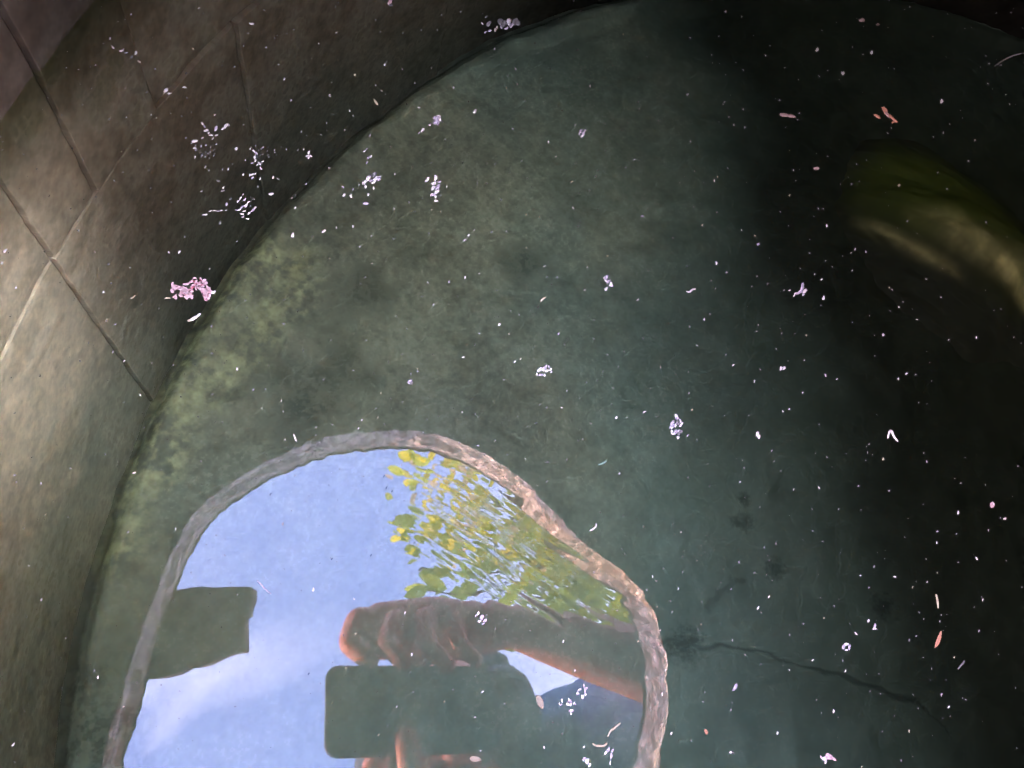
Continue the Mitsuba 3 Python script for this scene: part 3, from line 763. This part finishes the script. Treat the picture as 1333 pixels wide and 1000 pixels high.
def float_one(base, p, ln, wd, ang, mat, parent=None, bend=0.0, seed=0, sub=None, thick=None):
    pos, rz, s = on_water(p, ang)
    return add(base, lay(fleck_mesh(ln * s, wd * s, (thick or min(3.0, wd * 0.5)) * s, bend, seed, sub), pos, rz, tilt=0.12 * math.sin(seed)), mat, parent, smooth=True)


def pts(text, off, sc):
    out = []
    for t in text.split():
        n = [float(x) for x in t.split(',')]
        out.append((off[0] + n[0] / sc, off[1] + n[1] / sc, (n[2] if len(n) > 2 else 8) / sc, n[3] if len(n) > 3 else None))
    return out


# single flecks read off the photograph: x, y, length (in enlarged pixels), direction if it matters
FLECKS = (
    pts('435,155,12 993,98,24,0 763,197,15,-60 735,292,12 600,551,9 432,473,9 612,275,8 1148,400,13,50 1122,315,11 1100,258,10 1300,378,9 1208,728,11 1277,915,20,30 1070,768,26,10 848,456,10 728,348,20,0 598,455,8 617,468,8 287,587,9 785,35,12 518,60,10 305,42,14 378,260,9 1050,190,8 1298,663,9 1165,822,14 1155,930,22,80 710,995,12 20,995,20 880,245,7 930,590,12 795,758,9 1018,738,8 1130,592,8 1175,595,7 870,885,8 935,955,7 730,937,7 195,775,8 480,600,8 500,465,8 362,352,7', (0, 0), 3.03)
    + pts('115,132,11 188,298,13 305,257,12 88,377,9 167,440,11 77,488,8 247,537,13 440,427,16,0 660,443,24,60 810,510,9 345,690,9 88,665,13 65,915,24,40 180,895,12 115,900,10 253,932,9 342,825,9 338,945,9 208,975,11 525,838,10 490,645,8 672,720,7 707,727,13,0 763,790,12 738,195,9 790,300,7 827,335,8 785,350,10 958,275,8 1065,200,13 1115,342,12 1078,48,11 820,275,12 950,563,13 980,620,8 845,637,7 1255,663,10 1290,632,9 1137,697,10 1042,720,15 1070,765,7 1048,823,13 863,848,11 1320,855,15 658,910,10 635,930,13 620,950,13 727,917,9 863,980,9 577,348,11 543,553,7 897,173,10 375,275,8 490,272,7 392,415,9 612,645,7 415,660,7 868,705,7 915,858,8 1175,597,7 1305,405,7 1245,138,8 45,175,8 785,915,8 490,830,8 550,738,8', (400, 0), 3.03)
    + pts('515,198,20,65 730,210,16,65 617,292,18,60 168,464,7 1005,403,19,75 650,729,13 838,733,15 407,773,9 553,893,13 283,965,15 110,715,11 123,700,8 5,375,11 707,995,11 665,985,10 63,890,12 155,48,10 1180,880,10 120,840,7 218,910,8 270,932,8 870,875,8 990,683,8 150,405,8 230,505,8', (893, 0), 3.03)
    + pts('430,135,11 410,245,14 440,210,9 490,518,14,70 160,575,10 708,88,17,60 828,154,10 935,45,9 1175,322,9 1110,673,11 448,478,9 65,228,14 25,80,16 10,130,18 1000,630,12 555,650,10 935,548,16,100 838,648,11 793,912,11 1247,778,9 975,345,8 835,380,14,-70 455,372,14 350,445,8 1060,535,8 885,525,8 600,525,8 1275,590,7', (0, 300), 3.03)
    + pts('88,113,9 255,132,9 497,295,9 392,390,8 622,188,15 678,172,9 558,205,13 475,208,11 678,408,9 757,373,17,40 795,410,9 660,452,9 615,502,14 840,508,13 818,520,15,50 262,565,10 290,643,9 435,545,9 215,750,11 278,740,9 202,782,11 305,765,8 610,718,9 662,725,13 775,590,9 935,143,13 985,187,9 1103,148,9 1183,103,11 910,305,11 1093,237,11 990,410,13,70 1013,452,8 1130,355,7 1302,275,13 1323,427,11 1183,492,13,0 1248,480,9 1225,540,8 943,700,11 1003,700,12,0 900,762,9 1218,740,15,60 1068,830,9 945,915,14,0 1023,905,9 1230,960,11 672,850,11,0 1328,718,17,30 228,187,8 592,262,7 625,40,8 95,435,8 320,520,8 35,778,8 65,590,8 375,678,8 518,735,7 740,830,8 790,885,8 700,885,8 1100,600,8 1165,560,7', (400, 300), 3.03)
    + pts('283,57,15 320,213,15 258,223,8 407,238,10 385,238,8 533,195,11 540,268,20,80 530,297,9 473,415,9 375,408,8 70,352,13 185,533,13 155,492,8 268,598,15 548,573,15 593,588,10 458,641,9 405,706,9 380,715,9 523,767,10 775,413,15,80 800,228,9 838,305,9 908,353,11 867,567,13 835,587,12 775,903,14 947,913,13 337,870,9 13,380,11 118,132,16 23,708,9 5,810,13 1143,423,9 1290,423,8 1033,433,8 720,845,8 212,993,9 653,160,8 548,122,7 115,232,7 283,375,7 98,200,8 505,175,7 915,680,7 345,912,8 1003,265,7', (893, 300), 3.03)
    + pts('225,8,9 125,170,9 435,270,9 458,210,12,80 115,370,11 300,370,9 433,398,11 395,437,14,60 382,313,10 24,327,11 305,550,10 350,602,9 70,655,11 52,515,8 610,15,12 803,291,12 875,327,14,0 755,323,9 785,365,8 938,365,10 1026,168,9 1023,208,12 1025,313,8 990,345,8 1098,102,16,75 1262,123,14,20 1163,263,16,-60 1185,408,10 1172,517,11 926,550,13,70 739,527,16,-50 783,482,14,60 693,622,11,90 702,658,13 587,620,11 627,472,10 552,492,8 663,430,9 1065,785,13 926,870,13 463,877,15,80 660,800,16,80 300,795,8 90,878,14 58,740,14 898,973,9 760,995,9 1205,163,9 328,275,12 855,25,9 748,8,8 520,20,9 678,90,7 40,433,9 425,320,7 555,492,8 195,495,8 505,655,8 405,635,7 1085,610,8 1300,718,8 1040,740,10 600,760,7 825,738,7', (840, 630), 2.703)
    + pts('417,233,13 572,222,11 45,923,18,50 403,800,10 320,704,14 308,683,9 95,342,9 150,175,9 55,70,9 135,75,12 437,40,16', (0, 600), 2.5)
    + pts('118,350,15,60 173,330,13,60 215,105,15,60 92,482,10 122,470,10 682,270,15,60 567,375,20,50 897,338,19,50 1163,270,26,40 660,135,16,60 505,507,14,70 440,570,22,50 277,685,14 175,590,12 430,270,10 1110,165,14 1148,680,16 235,637,9 210,155,8', (410, 850), 5.332)
    + [(408, 768, 6, None), (461, 780, 4, None), (463, 825, 4, None), (447, 827, 4, None), (527, 798, 5, None), (536, 852, 5, None), (733, 835, 5, None), (748, 873, 5, None), (830, 835, 4, None), (760, 972, 5, None), (708, 973, 5, None)]
)


FLECKS = sorted(FLECKS, key=lambda t: -t[2])
FLECK_KEYS = []
for i, (x, y, ln, ang) in enumerate(FLECKS[:298]):
    ang = ang if ang is not None else 62 + rng.normal(0, 26)
    mat = ('petal_white', 'petal_white', 'petal_cream', 'petal_grey', 'petal_lilac')[int(rng.integers(0, 5))] if ln < 5 else 'petal_white'
    k = float_one('petal_fleck', (x, y), ln * 0.92, max(1.5, ln * rng.uniform(0.34, 0.52)), ang, mat, bend=rng.uniform(-0.12, 0.12), seed=i)
    FLECK_KEYS.append((k, x, y, ln))
dust = []
for i, (x, y, ln, ang) in enumerate(FLECKS[298:]):
    pos, rz, s = on_water((x, y), 60)
    dust.append(lay(fleck_mesh(ln * s, ln * 0.5 * s, 1.2 * s, 0, i), pos, rz))
for i in range(760):
    x, y = rng.uniform(0, 1333), rng.uniform(0, 1000)
    pos, rz, s = on_water((x, y), rng.uniform(0, 180)); ln = rng.uniform(1.0, 2.9)
    dust.append(lay(fleck_mesh(ln * s, ln * 0.6 * s, 0.6 * s, 0, i), pos, rz))
for i in range(900):                                                    # the same dust lies on the water beyond the picture
    a, r = rng.uniform(0, 2 * np.pi), TR * math.sqrt(rng.uniform(0, 1)); ln = rng.uniform(0.0004, 0.0016)
    dust.append(lay(fleck_mesh(ln, ln * 0.6, 0.0003, 0, i), TC + r * np.array([np.cos(a), np.sin(a)]), rng.uniform(0, 6)))
add('floating_dust', cat(dust), 'dust_grain', smooth=False)
lab('floating_dust', 'fine grey dust scattered all over the water', 'dust', kind='stuff')


def clump(base, label, category, pieces, group=None):
    """One drifting clump: pieces are x, y, length, width, direction, material."""
    k = name(base)
    lab(k, label, category, group)
    for i, (x, y, ln, wd, ang, mat) in enumerate(pieces):
        float_one('petal', (x, y), ln * 0.72, wd * 0.66, ang, mat, k, bend=rng.uniform(-0.15, 0.15), seed=i + len(scene))
    return k


def heap(cx, cy, rx, ry, n, lo, hi, mats, ang0=60, spread=35, rot=0.0):
    out = []
    for _ in range(n):
        a, r = rng.uniform(0, 2 * np.pi), math.sqrt(rng.uniform(0, 1))
        u, v_ = rx * r * math.cos(a), ry * r * math.sin(a)
        c, s = math.cos(rot), math.sin(rot); ln = rng.uniform(lo, hi)
        out.append((cx + u * c - v_ * s, cy + u * s + v_ * c, ln, ln * rng.uniform(0.4, 0.75), ang0 + rng.normal(0, spread), mats[int(rng.integers(0, len(mats)))]))
    return out


WL = ['petal_white', 'petal_white', 'petal_lilac', 'petal_grey']


def z8(text, mats=('petal_white',)):
    """Pieces read off the enlargement of the three big clumps."""
    out = []
    for i, t in enumerate(text.split()):
        x, y, ln, ang = [float(q) for q in t.split(',')]
        out.append((200 + x / 5.554, 130 + y / 5.554, ln / 5.554, ln * 0.5 / 5.554, ang, mats[i % len(mats)]))
    return out


clump('petal_clump', 'ragged clump of white petals, upper left of the three big clumps', 'petals',
      z8('300,305,70,15 298,355,44,0 345,340,30,80 380,228,60,20 352,175,40,-60 370,200,34,-50 415,262,50,10 455,262,40,30 452,215,60,65 500,215,40,40 525,195,60,55 545,190,24,80 430,285,30,50 355,280,30,20 275,320,24,30 455,325,20,20 400,245,30,40 235,280,24,60', ('petal_white', 'petal_white', 'petal_lilac')) + heap(266, 198, 16, 11, 22, 2, 4, ['petal_grey', 'petal_lilac'], 65, 20))
clump('petal_clump', 'winding clump of white petals, right one of the three big clumps', 'petals',
      z8('700,355,30,60 725,378,44,-40 745,390,34,-50 732,420,40,80 735,445,34,70 715,462,40,20 765,465,50,-50 790,450,34,30 775,500,40,-60 750,475,30,40 710,545,50,10 715,570,40,60 695,550,30,80 735,540,30,50 665,440,24,80 600,358,40,75 650,545,30,60', ('petal_white', 'petal_white', 'petal_lilac')) + heap(344, 201, 16, 15, 20, 2, 4, ['petal_grey', 'petal_lilac'], 60, 20))
clump('petal_clump', 'dense clump of white petals with a thin tail, lowest of the three big clumps', 'petals',
      z8('640,830,50,0 645,850,40,30 680,865,40,0 690,825,44,50 640,780,50,40 620,800,40,30 670,770,50,60 660,725,44,50 630,715,40,60 685,745,40,45 720,800,50,60 735,785,40,55 610,740,34,60 600,800,34,0 655,810,40,20 375,835,46,10 355,838,20,0 410,808,34,20 440,805,34,10 465,810,34,0 490,805,34,10 525,802,24,10 528,760,44,75', ('petal_white', 'petal_lilac', 'petal_white')) + heap(320, 263, 12, 10, 14, 2, 4, ['petal_grey', 'petal_lilac'], 60, 20))
clump('petal_clump', 'loose faint grey petals lying between the three big white clumps', 'petals',
      z8('470,592,46,-20 500,665,50,20 505,640,30,60 350,662,26,60 500,505,30,75 540,505,30,70 375,490,40,60 400,515,30,65 300,420,30,80 350,405,40,70 375,415,30,60 865,565,34,60 900,575,40,-30 755,630,30,80 770,575,30,70 480,895,40,70 560,720,30,60', ('petal_grey', 'petal_grey', 'petal_white')))


def spots(text, off, sc, mats, lo=3.0, wd=0.55):
    out = []
    for i, t in enumerate(text.split()):
        n = [float(q) for q in t.split(',')]
        ln = n[2] / sc
        out.append((off[0] + n[0] / sc, off[1] + n[1] / sc, ln, ln * wd, n[3] if len(n) > 3 else 60 + rng.normal(0, 30), mats[i % len(mats)]))
    return out


clump('petal_chain', 'short slanting chain of pale bits near the top left corner', 'petals', spots('447,192,20,-40 480,205,24,20 498,212,20,10 520,228,24,70 537,212,22,80 550,247,24,-30 488,198,14', (0, 0), 3.03, WL))
clump('petal_pair', 'two pale petals side by side above the three big clumps', 'petals', spots('655,360,34,55 670,372,26,10 648,372,16', (0, 0), 3.03, ['petal_white', 'petal_white', 'petal_cream']))
clump('petal_clump', 'small star shaped white petal clump by the dark edge of the bed', 'petals', spots('1218,605,22,80 1212,618,20,20 1226,618,20,-40 1218,625,18,60', (0, 0), 3.03, ['petal_white']))
clump('petal_clump', 'long purplish clump of petals at the top beside a deep blue hollow', 'petals', spots('690,95,20 705,70,18 715,98,34,60 720,125,22 740,123,20 702,130,16 760,90,40,70 775,100,44,70 785,115,26 795,90,40,65 805,105,30 820,90,44,70 832,95,34,75 765,110,20 748,110,16', (400, 0), 3.03, ['petal_lilac', 'petal_grey', 'petal_grey', 'petal_lilac', 'petal_white']))
clump('petal_clump', 'oval lilac petal clump with a short tail, below the slim cream bud', 'petals', spots('510,475,44,75 518,462,30,-30 503,485,30,60 515,488,30,80 522,475,26,70 500,468,24 483,495,20,40 455,517,26,55 440,528,16,40', (400, 0), 3.03, ['petal_lilac', 'petal_white', 'petal_lilac']))
clump('petal_clump', 'wide white petal clump with faint grey bits trailing to its left', 'petals', spots('225,722,34,50 240,708,36,60 252,715,30,20 265,692,36,60 270,708,34,40 262,722,30 282,708,30,70 248,698,26 230,740,22 285,700,22 240,625,20 235,590,22 225,600,18 250,620,20 235,645,18 180,750,20 172,775,24 145,772,24 140,740,18 205,730,16 240,770,20 262,745,18 230,805,34,0', (400, 0), 3.03, WL))
clump('petal_clump', 'upright narrow white petal clump, right of the wide trailing one', 'petals', spots('505,705,34,80 500,725,34,30 515,740,38,60 495,745,30,60 510,760,36,40 498,772,30,20 472,712,34,50 508,795,26,0 520,720,24 490,770,22 505,778,24', (400, 0), 3.03, ['petal_white', 'petal_white', 'petal_lilac']))
clump('petal_bit', 'two pinkish grey bits at the very top edge of the water', 'petals', spots('328,8,30,80 332,24,24,20 322,16,20', (400, 0), 3.03, ['petal_pink_pale', 'petal_grey']))
clump('petal_clump', 'small lilac petal clump alone in the upper middle of the water', 'petals', spots('1078,520,24,70 1088,530,26,60 1082,540,22,30 1094,518,18 1072,530,14', (400, 0), 3.03, ['petal_lilac', 'petal_lilac', 'petal_white']))
clump('petal_clump', 'upright lilac petal clump right of the centre of the picture', 'petals', spots('1180,188,28,80 1175,200,20 1185,205,26,50 1195,215,28,60 1200,222,20,30 1178,232,26,60 1190,200,18 1170,188,16', (400, 300), 3.03, ['petal_lilac', 'petal_white']))
clump('petal_clump', 'low white petal clump at the middle of the picture', 'petals', spots('915,552,36,40 930,548,30,80 940,540,26,70 945,555,30,20 960,550,22,60 920,572,28,10 905,568,20 935,572,20 952,540,18 962,560,14', (400, 300), 3.03, ['petal_white', 'petal_white', 'petal_lilac']))
clump('petal_clump', 'fuzzy pale lilac speck just above the mirrored rim top', 'petals', spots('405,595,26,20 412,602,22,60 400,604,20,-30 408,568,14', (400, 300), 3.03, ['petal_lilac', 'petal_grey']))
clump('petal_clump', 'triangular lilac petal clump on the dark water beside a small white petal', 'petals', spots('458,218,30,75 455,232,30,60 465,242,28,60 448,245,30,20 438,250,26,20 430,250,18 460,255,22 470,238,20 425,258,16', (893, 300), 3.03, ['petal_lilac', 'petal_lilac', 'petal_white']))
clump('petal_clump', 'two white bits lying close like a broken petal, on the dark water', 'petals', spots('372,547,24,70 385,545,24,60', (893, 300), 3.03, ['petal_white']))
clump('petal_clump', 'open lilac cluster of many small florets, upper right of the mirrored rim', 'petals', heap(880, 557, 8, 15, 34, 4.5, 9, ['petal_lilac', 'petal_white', 'petal_lilac', 'petal_grey'], 55, 40))
clump('petal_clump', 'curled white petal, the brightest on the dim water beyond the lilac florets', 'petals', spots('280,805,30,80 286,815,26,70 274,812,14', (893, 300), 3.03, ['petal_white', 'petal_white', 'petal_grey']))
clump('petal_clump', 'ring shaped lilac petal over the dark crack in the bed', 'petals', spots('696,573,30,60 705,565,28,10 716,575,28,80 705,585,16,10', (840, 630), 2.703, ['petal_lilac', 'petal_white']))
clump('petal_clump', 'comma shaped lilac petal up and right of the crack', 'petals', spots('805,500,24,70 803,510,20,20 783,482,18,60', (840, 630), 2.703, ['petal_lilac', 'petal_white', 'petal_white']))
clump('petal_clump', 'slanted pale blue petal right of the mirrored rim, below the crack', 'petals', spots('313,716,32,60 318,710,24,70 308,726,16', (840, 630), 2.703, ['petal_lilac']))
clump('petal_clump', 'small grey star of petals at the bottom of the dim water', 'petals', spots('303,943,18,80 298,945,16,20 308,946,16,-30', (840, 630), 2.703, ['petal_grey', 'petal_white']))
clump('petal_clump', 'lilac petal clump floating over the mirrored hand', 'petals', [(622, 799, 9, 5, 60, 'petal_white'), (627, 804, 12, 9, 60, 'petal_lilac'), (631, 808, 9, 6, 40, 'petal_lilac'), (624, 809, 8, 5, 20, 'petal_white'), (619, 802, 6, 3, 70, 'petal_lilac'), (633, 801, 5, 3, 60, 'petal_grey'), (629, 812, 7, 4, 30, 'petal_lilac')])
clump('petal_clump', 'large speckled lilac petal clump over the mirrored white gap and shirt', 'petals',
      heap(757, 901, 7, 9, 16, 4, 9, ['petal_lilac', 'petal_lilac', 'petal_white'], 55, 35) + heap(743, 918, 6, 12, 16, 4, 9, ['petal_lilac', 'petal_lilac', 'petal_white'], 70, 30) + heap(730, 915, 3, 4, 4, 4, 7, ['petal_white', 'petal_lilac'], 60, 30))
clump('petal_clump', 'pale lilac petals lying right of the mirrored shirt, lowest of two', 'petals', [(791, 976, 12, 7, 60, 'petal_lilac'), (795, 984, 12, 7, 80, 'petal_lilac'), (788, 980, 8, 5, 40, 'petal_white'), (797, 977, 8, 5, 60, 'petal_lilac'), (794, 993, 9, 4, 80, 'petal_white')])
clump('petal_clump', 'soft white petal in the mirrored dark clothing near the bottom edge', 'petals', [(764, 991, 12, 9, 70, 'petal_white'), (760, 988, 9, 6, 40, 'petal_lilac'), (767, 996, 9, 6, 60, 'petal_white')])
clump('petal_chip', 'large pinkish white petal scrap with a thin tail at the bottom edge', 'petals', spots('645,962,50,-8 630,965,34,20 660,968,30,-30 640,952,24,0 632,978,24,60 615,960,16', (840, 630), 2.703, ['petal_pink_pale', 'petal_white', 'petal_pink_pale']))
clump('petal_chip', 'bright heart shaped pinkish petal high on the black water at the right', 'petals', spots('1215,72,24,60 1222,70,22,-60 1218,80,20,20', (840, 630), 2.703, ['petal_pink_pale', 'petal_white']))
clump('wood_chip', 'dull pinkish brown chip on the black water near the top', 'chip', spots('385,458,50,-5 415,462,44,-8 375,452,20', (893, 0), 3.03, ['bark_chip_pale'], wd=0.5))
clump('wood_chip', 'orange bark scrap with a slanted splinter beside it on the black water', 'chip', spots('780,440,46,-65 790,455,46,-50 805,465,48,-40 820,478,40,-40 778,430,22,70 815,485,18,30 752,462,44,-32', (893, 0), 3.03, ['bark_chip', 'bark_chip_pale', 'bark_chip']))
k = float_one('wood_chip', (1220.3, 832), 24, 4.6, 72, 'bark_chip', seed=5, bend=0.02); lab(k, 'straight red brown sliver of wood on the dark water at lower right', 'chip')
k = float_one('wood_chip', (918.5, 952.5), 8, 5, -70, 'bark_chip', seed=8); lab(k, 'tiny orange chip low right of the mirrored rim', 'chip')
k = float_one('wood_chip', (618.5, 988), 15, 7, -8, 'chip_buff', seed=9); lab(k, 'pale buff chip on the mirrored dark figure at the bottom edge', 'chip')
for (x, y, ln), l in zip([(1121, 27.5, 8), (1142, 33, 5), (1062, 220.5, 8)], ['dull brown speck near the top of the black water, left of two', 'dull round brown speck near the top of the black water, right of two', 'dull brown fleck below the pinkish brown chip on the black water']):
    lab(float_one('wood_chip', (x, y), ln, ln * 0.55, 10, 'bark_chip_pale', seed=int(x)), l, 'chip')
k = float_one('flower_bud', (489, 133.7), 10.5, 3.2, -58, 'petal_cream', seed=3, bend=0.05); lab(k, 'slim cream bud floating on the dim water near the top', 'bud')
k = float_one('flower_bud', (173.5, 387.5), 9, 2, 35, 'petal_cream', seed=4, bend=0.1); lab(k, 'short cream bud with a thin stalk left of the pink blossom', 'bud')
k = float_one('flower_bud', (706.8, 390), 10, 2.6, 40, 'petal_cream', seed=5); lab(k, 'cream sliver floating over the middle of the bed', 'bud')
k = float_one('flower_bud', (384, 570.5), 11, 2.2, -70, 'petal_white', seed=6); lab(k, 'thin white sliver just above the left part of the mirrored rim', 'bud')
k = float_one('sunlit_ear_scrap', (702.5, 914), 20, 9, -68, 'chip_buff', seed=7); lab(k, 'small straw yellow scrap standing in for a sunlit ear beside the mirrored shirt', 'leaf')  # floating scrap put in for the ear that catches the sun
clump('white_petal', 'long cream white petal just under the pink blossom', 'petal', [(253, 415, 19, 8, 32, 'petal_white'), (247, 418, 9, 6, 20, 'petal_cream'), (259, 411, 9, 6, 40, 'petal_white')])


def thread(base, path, w, mat, label, category):
    p = at(path, 0); q = spline(np.c_[p[:, :2], np.full(len(p), 0.0006)], 14)
    s = on_water(path[0], 0)[2]
    k = add(base, tube(q, w * s * (0.6 + 0.4 * np.sin(np.linspace(0.2, 2.9, 14))), 6), mat, smooth=True)
    lab(k, label, category)


thread('floating_stalk', [(807, 941), (799, 948), (794, 952), (791, 959)], 1.5, 'petal_cream', 'crooked cream stalk at the edge of the mirrored shirt, upper of two', 'stalk')
thread('floating_stalk', [(771, 968), (777, 971), (784, 971), (790, 967)], 1.7, 'petal_cream', 'curved cream stalk at the edge of the mirrored shirt, lower of two', 'stalk')
thread('floating_stalk', [(1217.5, 774), (1219, 781), (1220, 788), (1220, 792)], 1.2, 'petal_cream', 'curved cream stalk above the red brown sliver', 'stalk')
thread('floating_stalk', [(335, 756), (340, 761), (345, 767), (353, 773)], 0.9, 'petal_lilac', 'hair thin white stalk on the mirrored blue sky', 'stalk')
thread('floating_stalk', [(893, 380), (897, 381), (900, 378), (905, 377)], 1.1, 'petal_white', 'wriggling white thread at mid right of the water', 'stalk')
thread('floating_stalk', [(778, 606), (783, 604), (787, 602), (789, 599)], 1.2, 'stick_green', 'tiny pale green forked stalk right of the mirrored rim', 'stalk')
thread('floating_stalk', [(767, 691), (773, 688), (776, 684), (775, 682)], 1.2, 'petal_white', 'small white forked stalk right of the mirrored leaves', 'stalk')
thread('floating_stalk', [(1155, 571), (1159, 561), (1163, 569), (1168, 575)], 1.4, 'petal_white', 'white forked twig on the black water', 'stalk')
thread('floating_stalk', [(1246, 871), (1252, 864), (1253, 863), (1254, 860)], 1.1, 'petal_grey', 'bent grey stalk at the lower right corner of the dark water', 'stalk')
thread('floating_stalk', [(1294, 87), (1308, 78), (1322, 72), (1333, 70)], 0.8, 'petal_grey', 'long faint thread near the top right corner', 'stalk')
for i, (x, y) in enumerate([(503, 635), (510, 640), (352, 644), (432, 728), (483, 723), (402, 877), (500, 620)]):
    lab(float_one('dark_speck', (x, y), 4, 1.6, 60, 'speck_dark', seed=i), ['tiny dark speck left of the top mirrored leaves, middle of three', 'tiny dark speck left of the top mirrored leaves, lowest of three', 'tiny dark speck inside the left part of the mirrored rim', 'tiny dark speck on the mirrored sky, left of another speck', 'tiny dark speck on the mirrored sky, farther right of two', 'tiny dark speck on the mirrored sky left of the phone', 'tiny dark speck left of the top mirrored leaves, highest of three'][i], 'speck', 'dark specks on the mirrored sky')

# the pink blossom: many small frilled petals in two lobes
B0 = (190, 330); BS = 9.09
pieces = []
for cx, cy, rx, ry, n in [(400, 465, 95, 70, 34), (500, 480, 75, 60, 24), (345, 430, 40, 45, 10), (600, 370, 70, 55, 20), (680, 400, 60, 60, 18), (735, 480, 55, 55, 16), (720, 520, 30, 30, 6), (650, 430, 30, 40, 8)]:
    for _ in range(n):
        a, r = rng.uniform(0, 2 * np.pi), math.sqrt(rng.uniform(0, 1))
        ln = rng.uniform(4.4, 7.2)
        c_m = 'petal_pink_deep' if (cy < 380 and rng.uniform() < 0.25) else ('petal_pink' if rng.uniform() < 0.25 else 'petal_pink_pale')
        pieces.append((B0[0] + (cx + rx * r * math.cos(a)) / BS, B0[1] + (cy + ry * r * math.sin(a)) / BS, ln, ln * rng.uniform(0.35, 0.6), rng.uniform(0, 180), c_m))
pieces += [(B0[0] + x / BS, B0[1] + y / BS, l, w, a, m_) for x, y, l, w, a, m_ in [(480, 370, 10, 4, 12, 'petal_pink_pale'), (800, 465, 8, 4, 30, 'petal_white'), (260, 540, 10, 2, 5, 'petal_cream'), (710, 555, 6, 4, -70, 'petal_pink')]]
k = name('pink_blossom'); lab(k, 'fluffy pink blossom floating by the edge of the sunken bed', 'flower')
for i, (x, y, ln, wd, ang, mat) in enumerate(pieces):
    pos, rz, s = on_water((x, y), ang)
    me = fleck_mesh(ln * s, wd * s, 0.8 * s, rng.uniform(-0.2, 0.2), i)
    add('petal', lay(me, pos, rz, lift=0.0006 + rng.uniform(0, 0.0032) * (ln < 6), tilt=rng.normal(0, 0.22)), mat, k, smooth=True)

# every fleck is told from its neighbours by the thing that it lies next to
ANCHORS = [(266, 198, 'upper left white clump'), (341, 212, 'winding big white clump'), (316, 275, 'lowest big white clump'), (165, 72, 'chain of pale bits'), (218, 121, 'pair of pale petals'),
           (402, 203, 'star shaped white clump'), (654, 32, 'long purplish clump'), (567, 157, 'oval lilac clump'), (482, 235, 'wide white clump'), (566, 243, 'upright narrow white clump'), (757, 173, 'small lone lilac clump'),
           (791, 368, 'upright lilac clump'), (707, 483, 'low central white clump'), (534, 497, 'fuzzy lilac speck'), (1043, 378, 'triangular lilac clump'), (1018, 481, 'two white bits'), (880, 557, 'open lilac florets'),
           (986, 567, 'brightest curled petal'), (1100, 842, 'ring shaped lilac petal'), (1137, 817, 'comma shaped lilac petal'), (956, 895, 'slanted pale blue petal'), (951, 979, 'grey star of petals'), (627, 804, 'mirrored hand'),
           (750, 908, 'speckled lilac clump'), (1078, 986, 'large pinkish scrap'), (1290, 656, 'heart shaped petal'), (1024, 151, 'pinkish brown chip'), (1155, 150, 'orange bark scrap'), (1220, 832, 'red brown sliver'), (918, 952, 'tiny orange chip'),
           (489, 134, 'slim cream bud'), (173, 387, 'short cream bud'), (707, 390, 'cream sliver'), (384, 570, 'thin white sliver'), (250, 379, 'pink blossom'), (253, 415, 'long cream petal'), (899, 379, 'wriggling white thread'),
           (772, 687, 'white forked stalk'), (784, 603, 'pale green stalk'), (1160, 567, 'white forked twig'), (1219, 782, 'curved cream stalk'), (530, 925, 'mirrored phone'), (275, 810, 'mirrored flat stone'), (1240, 320, 'glowing algae'),
           (65, 345, 'crossing wall joints'), (70, 150, 'upright wall joint'), (970, 670, 'dark dots on the bed'), (1120, 880, 'dark crack'), (395, 505, 'dark stain above the rim'), (110, 740, 'ledge of the bed'), (690, 55, 'blue hollow'),
           (820, 700, 'right mirrored rim'), (520, 575, 'mirrored rim top'), (1310, 780, 'right edge low down'), (1320, 480, 'right edge halfway up'), (1310, 40, 'top right corner'), (860, 20, 'top edge')]
DIRS = ['right of', 'up and right of', 'above', 'up and left of', 'left of', 'down and left of', 'below', 'down and right of']
ORD = ['nearest', 'second nearest', 'third nearest', 'fourth nearest', 'fifth nearest', 'sixth nearest', 'seventh nearest', 'eighth nearest', 'ninth nearest', 'tenth nearest']
near = {}
for k, x, y, ln in FLECK_KEYS:
    dd, ax, ay, nm = min((math.hypot(x - ax, y - ay), ax, ay, nm) for ax, ay, nm in ANCHORS)
    near.setdefault((nm, DIRS[int(round(math.degrees(math.atan2(ay - y, x - ax)) / 45)) % 8]), []).append((dd, k, ln))
for (nm, di), found in near.items():
    for n, (dd, k, ln) in enumerate(sorted(found)):
        size = 'small fleck' if ln > 4.4 else 'tiny fleck'
        lab(k, f'{size} {di} the {nm}' + ('' if len(found) == 1 else f', {ORD[n]} to it'), 'petal', 'flecks scattered over the water')
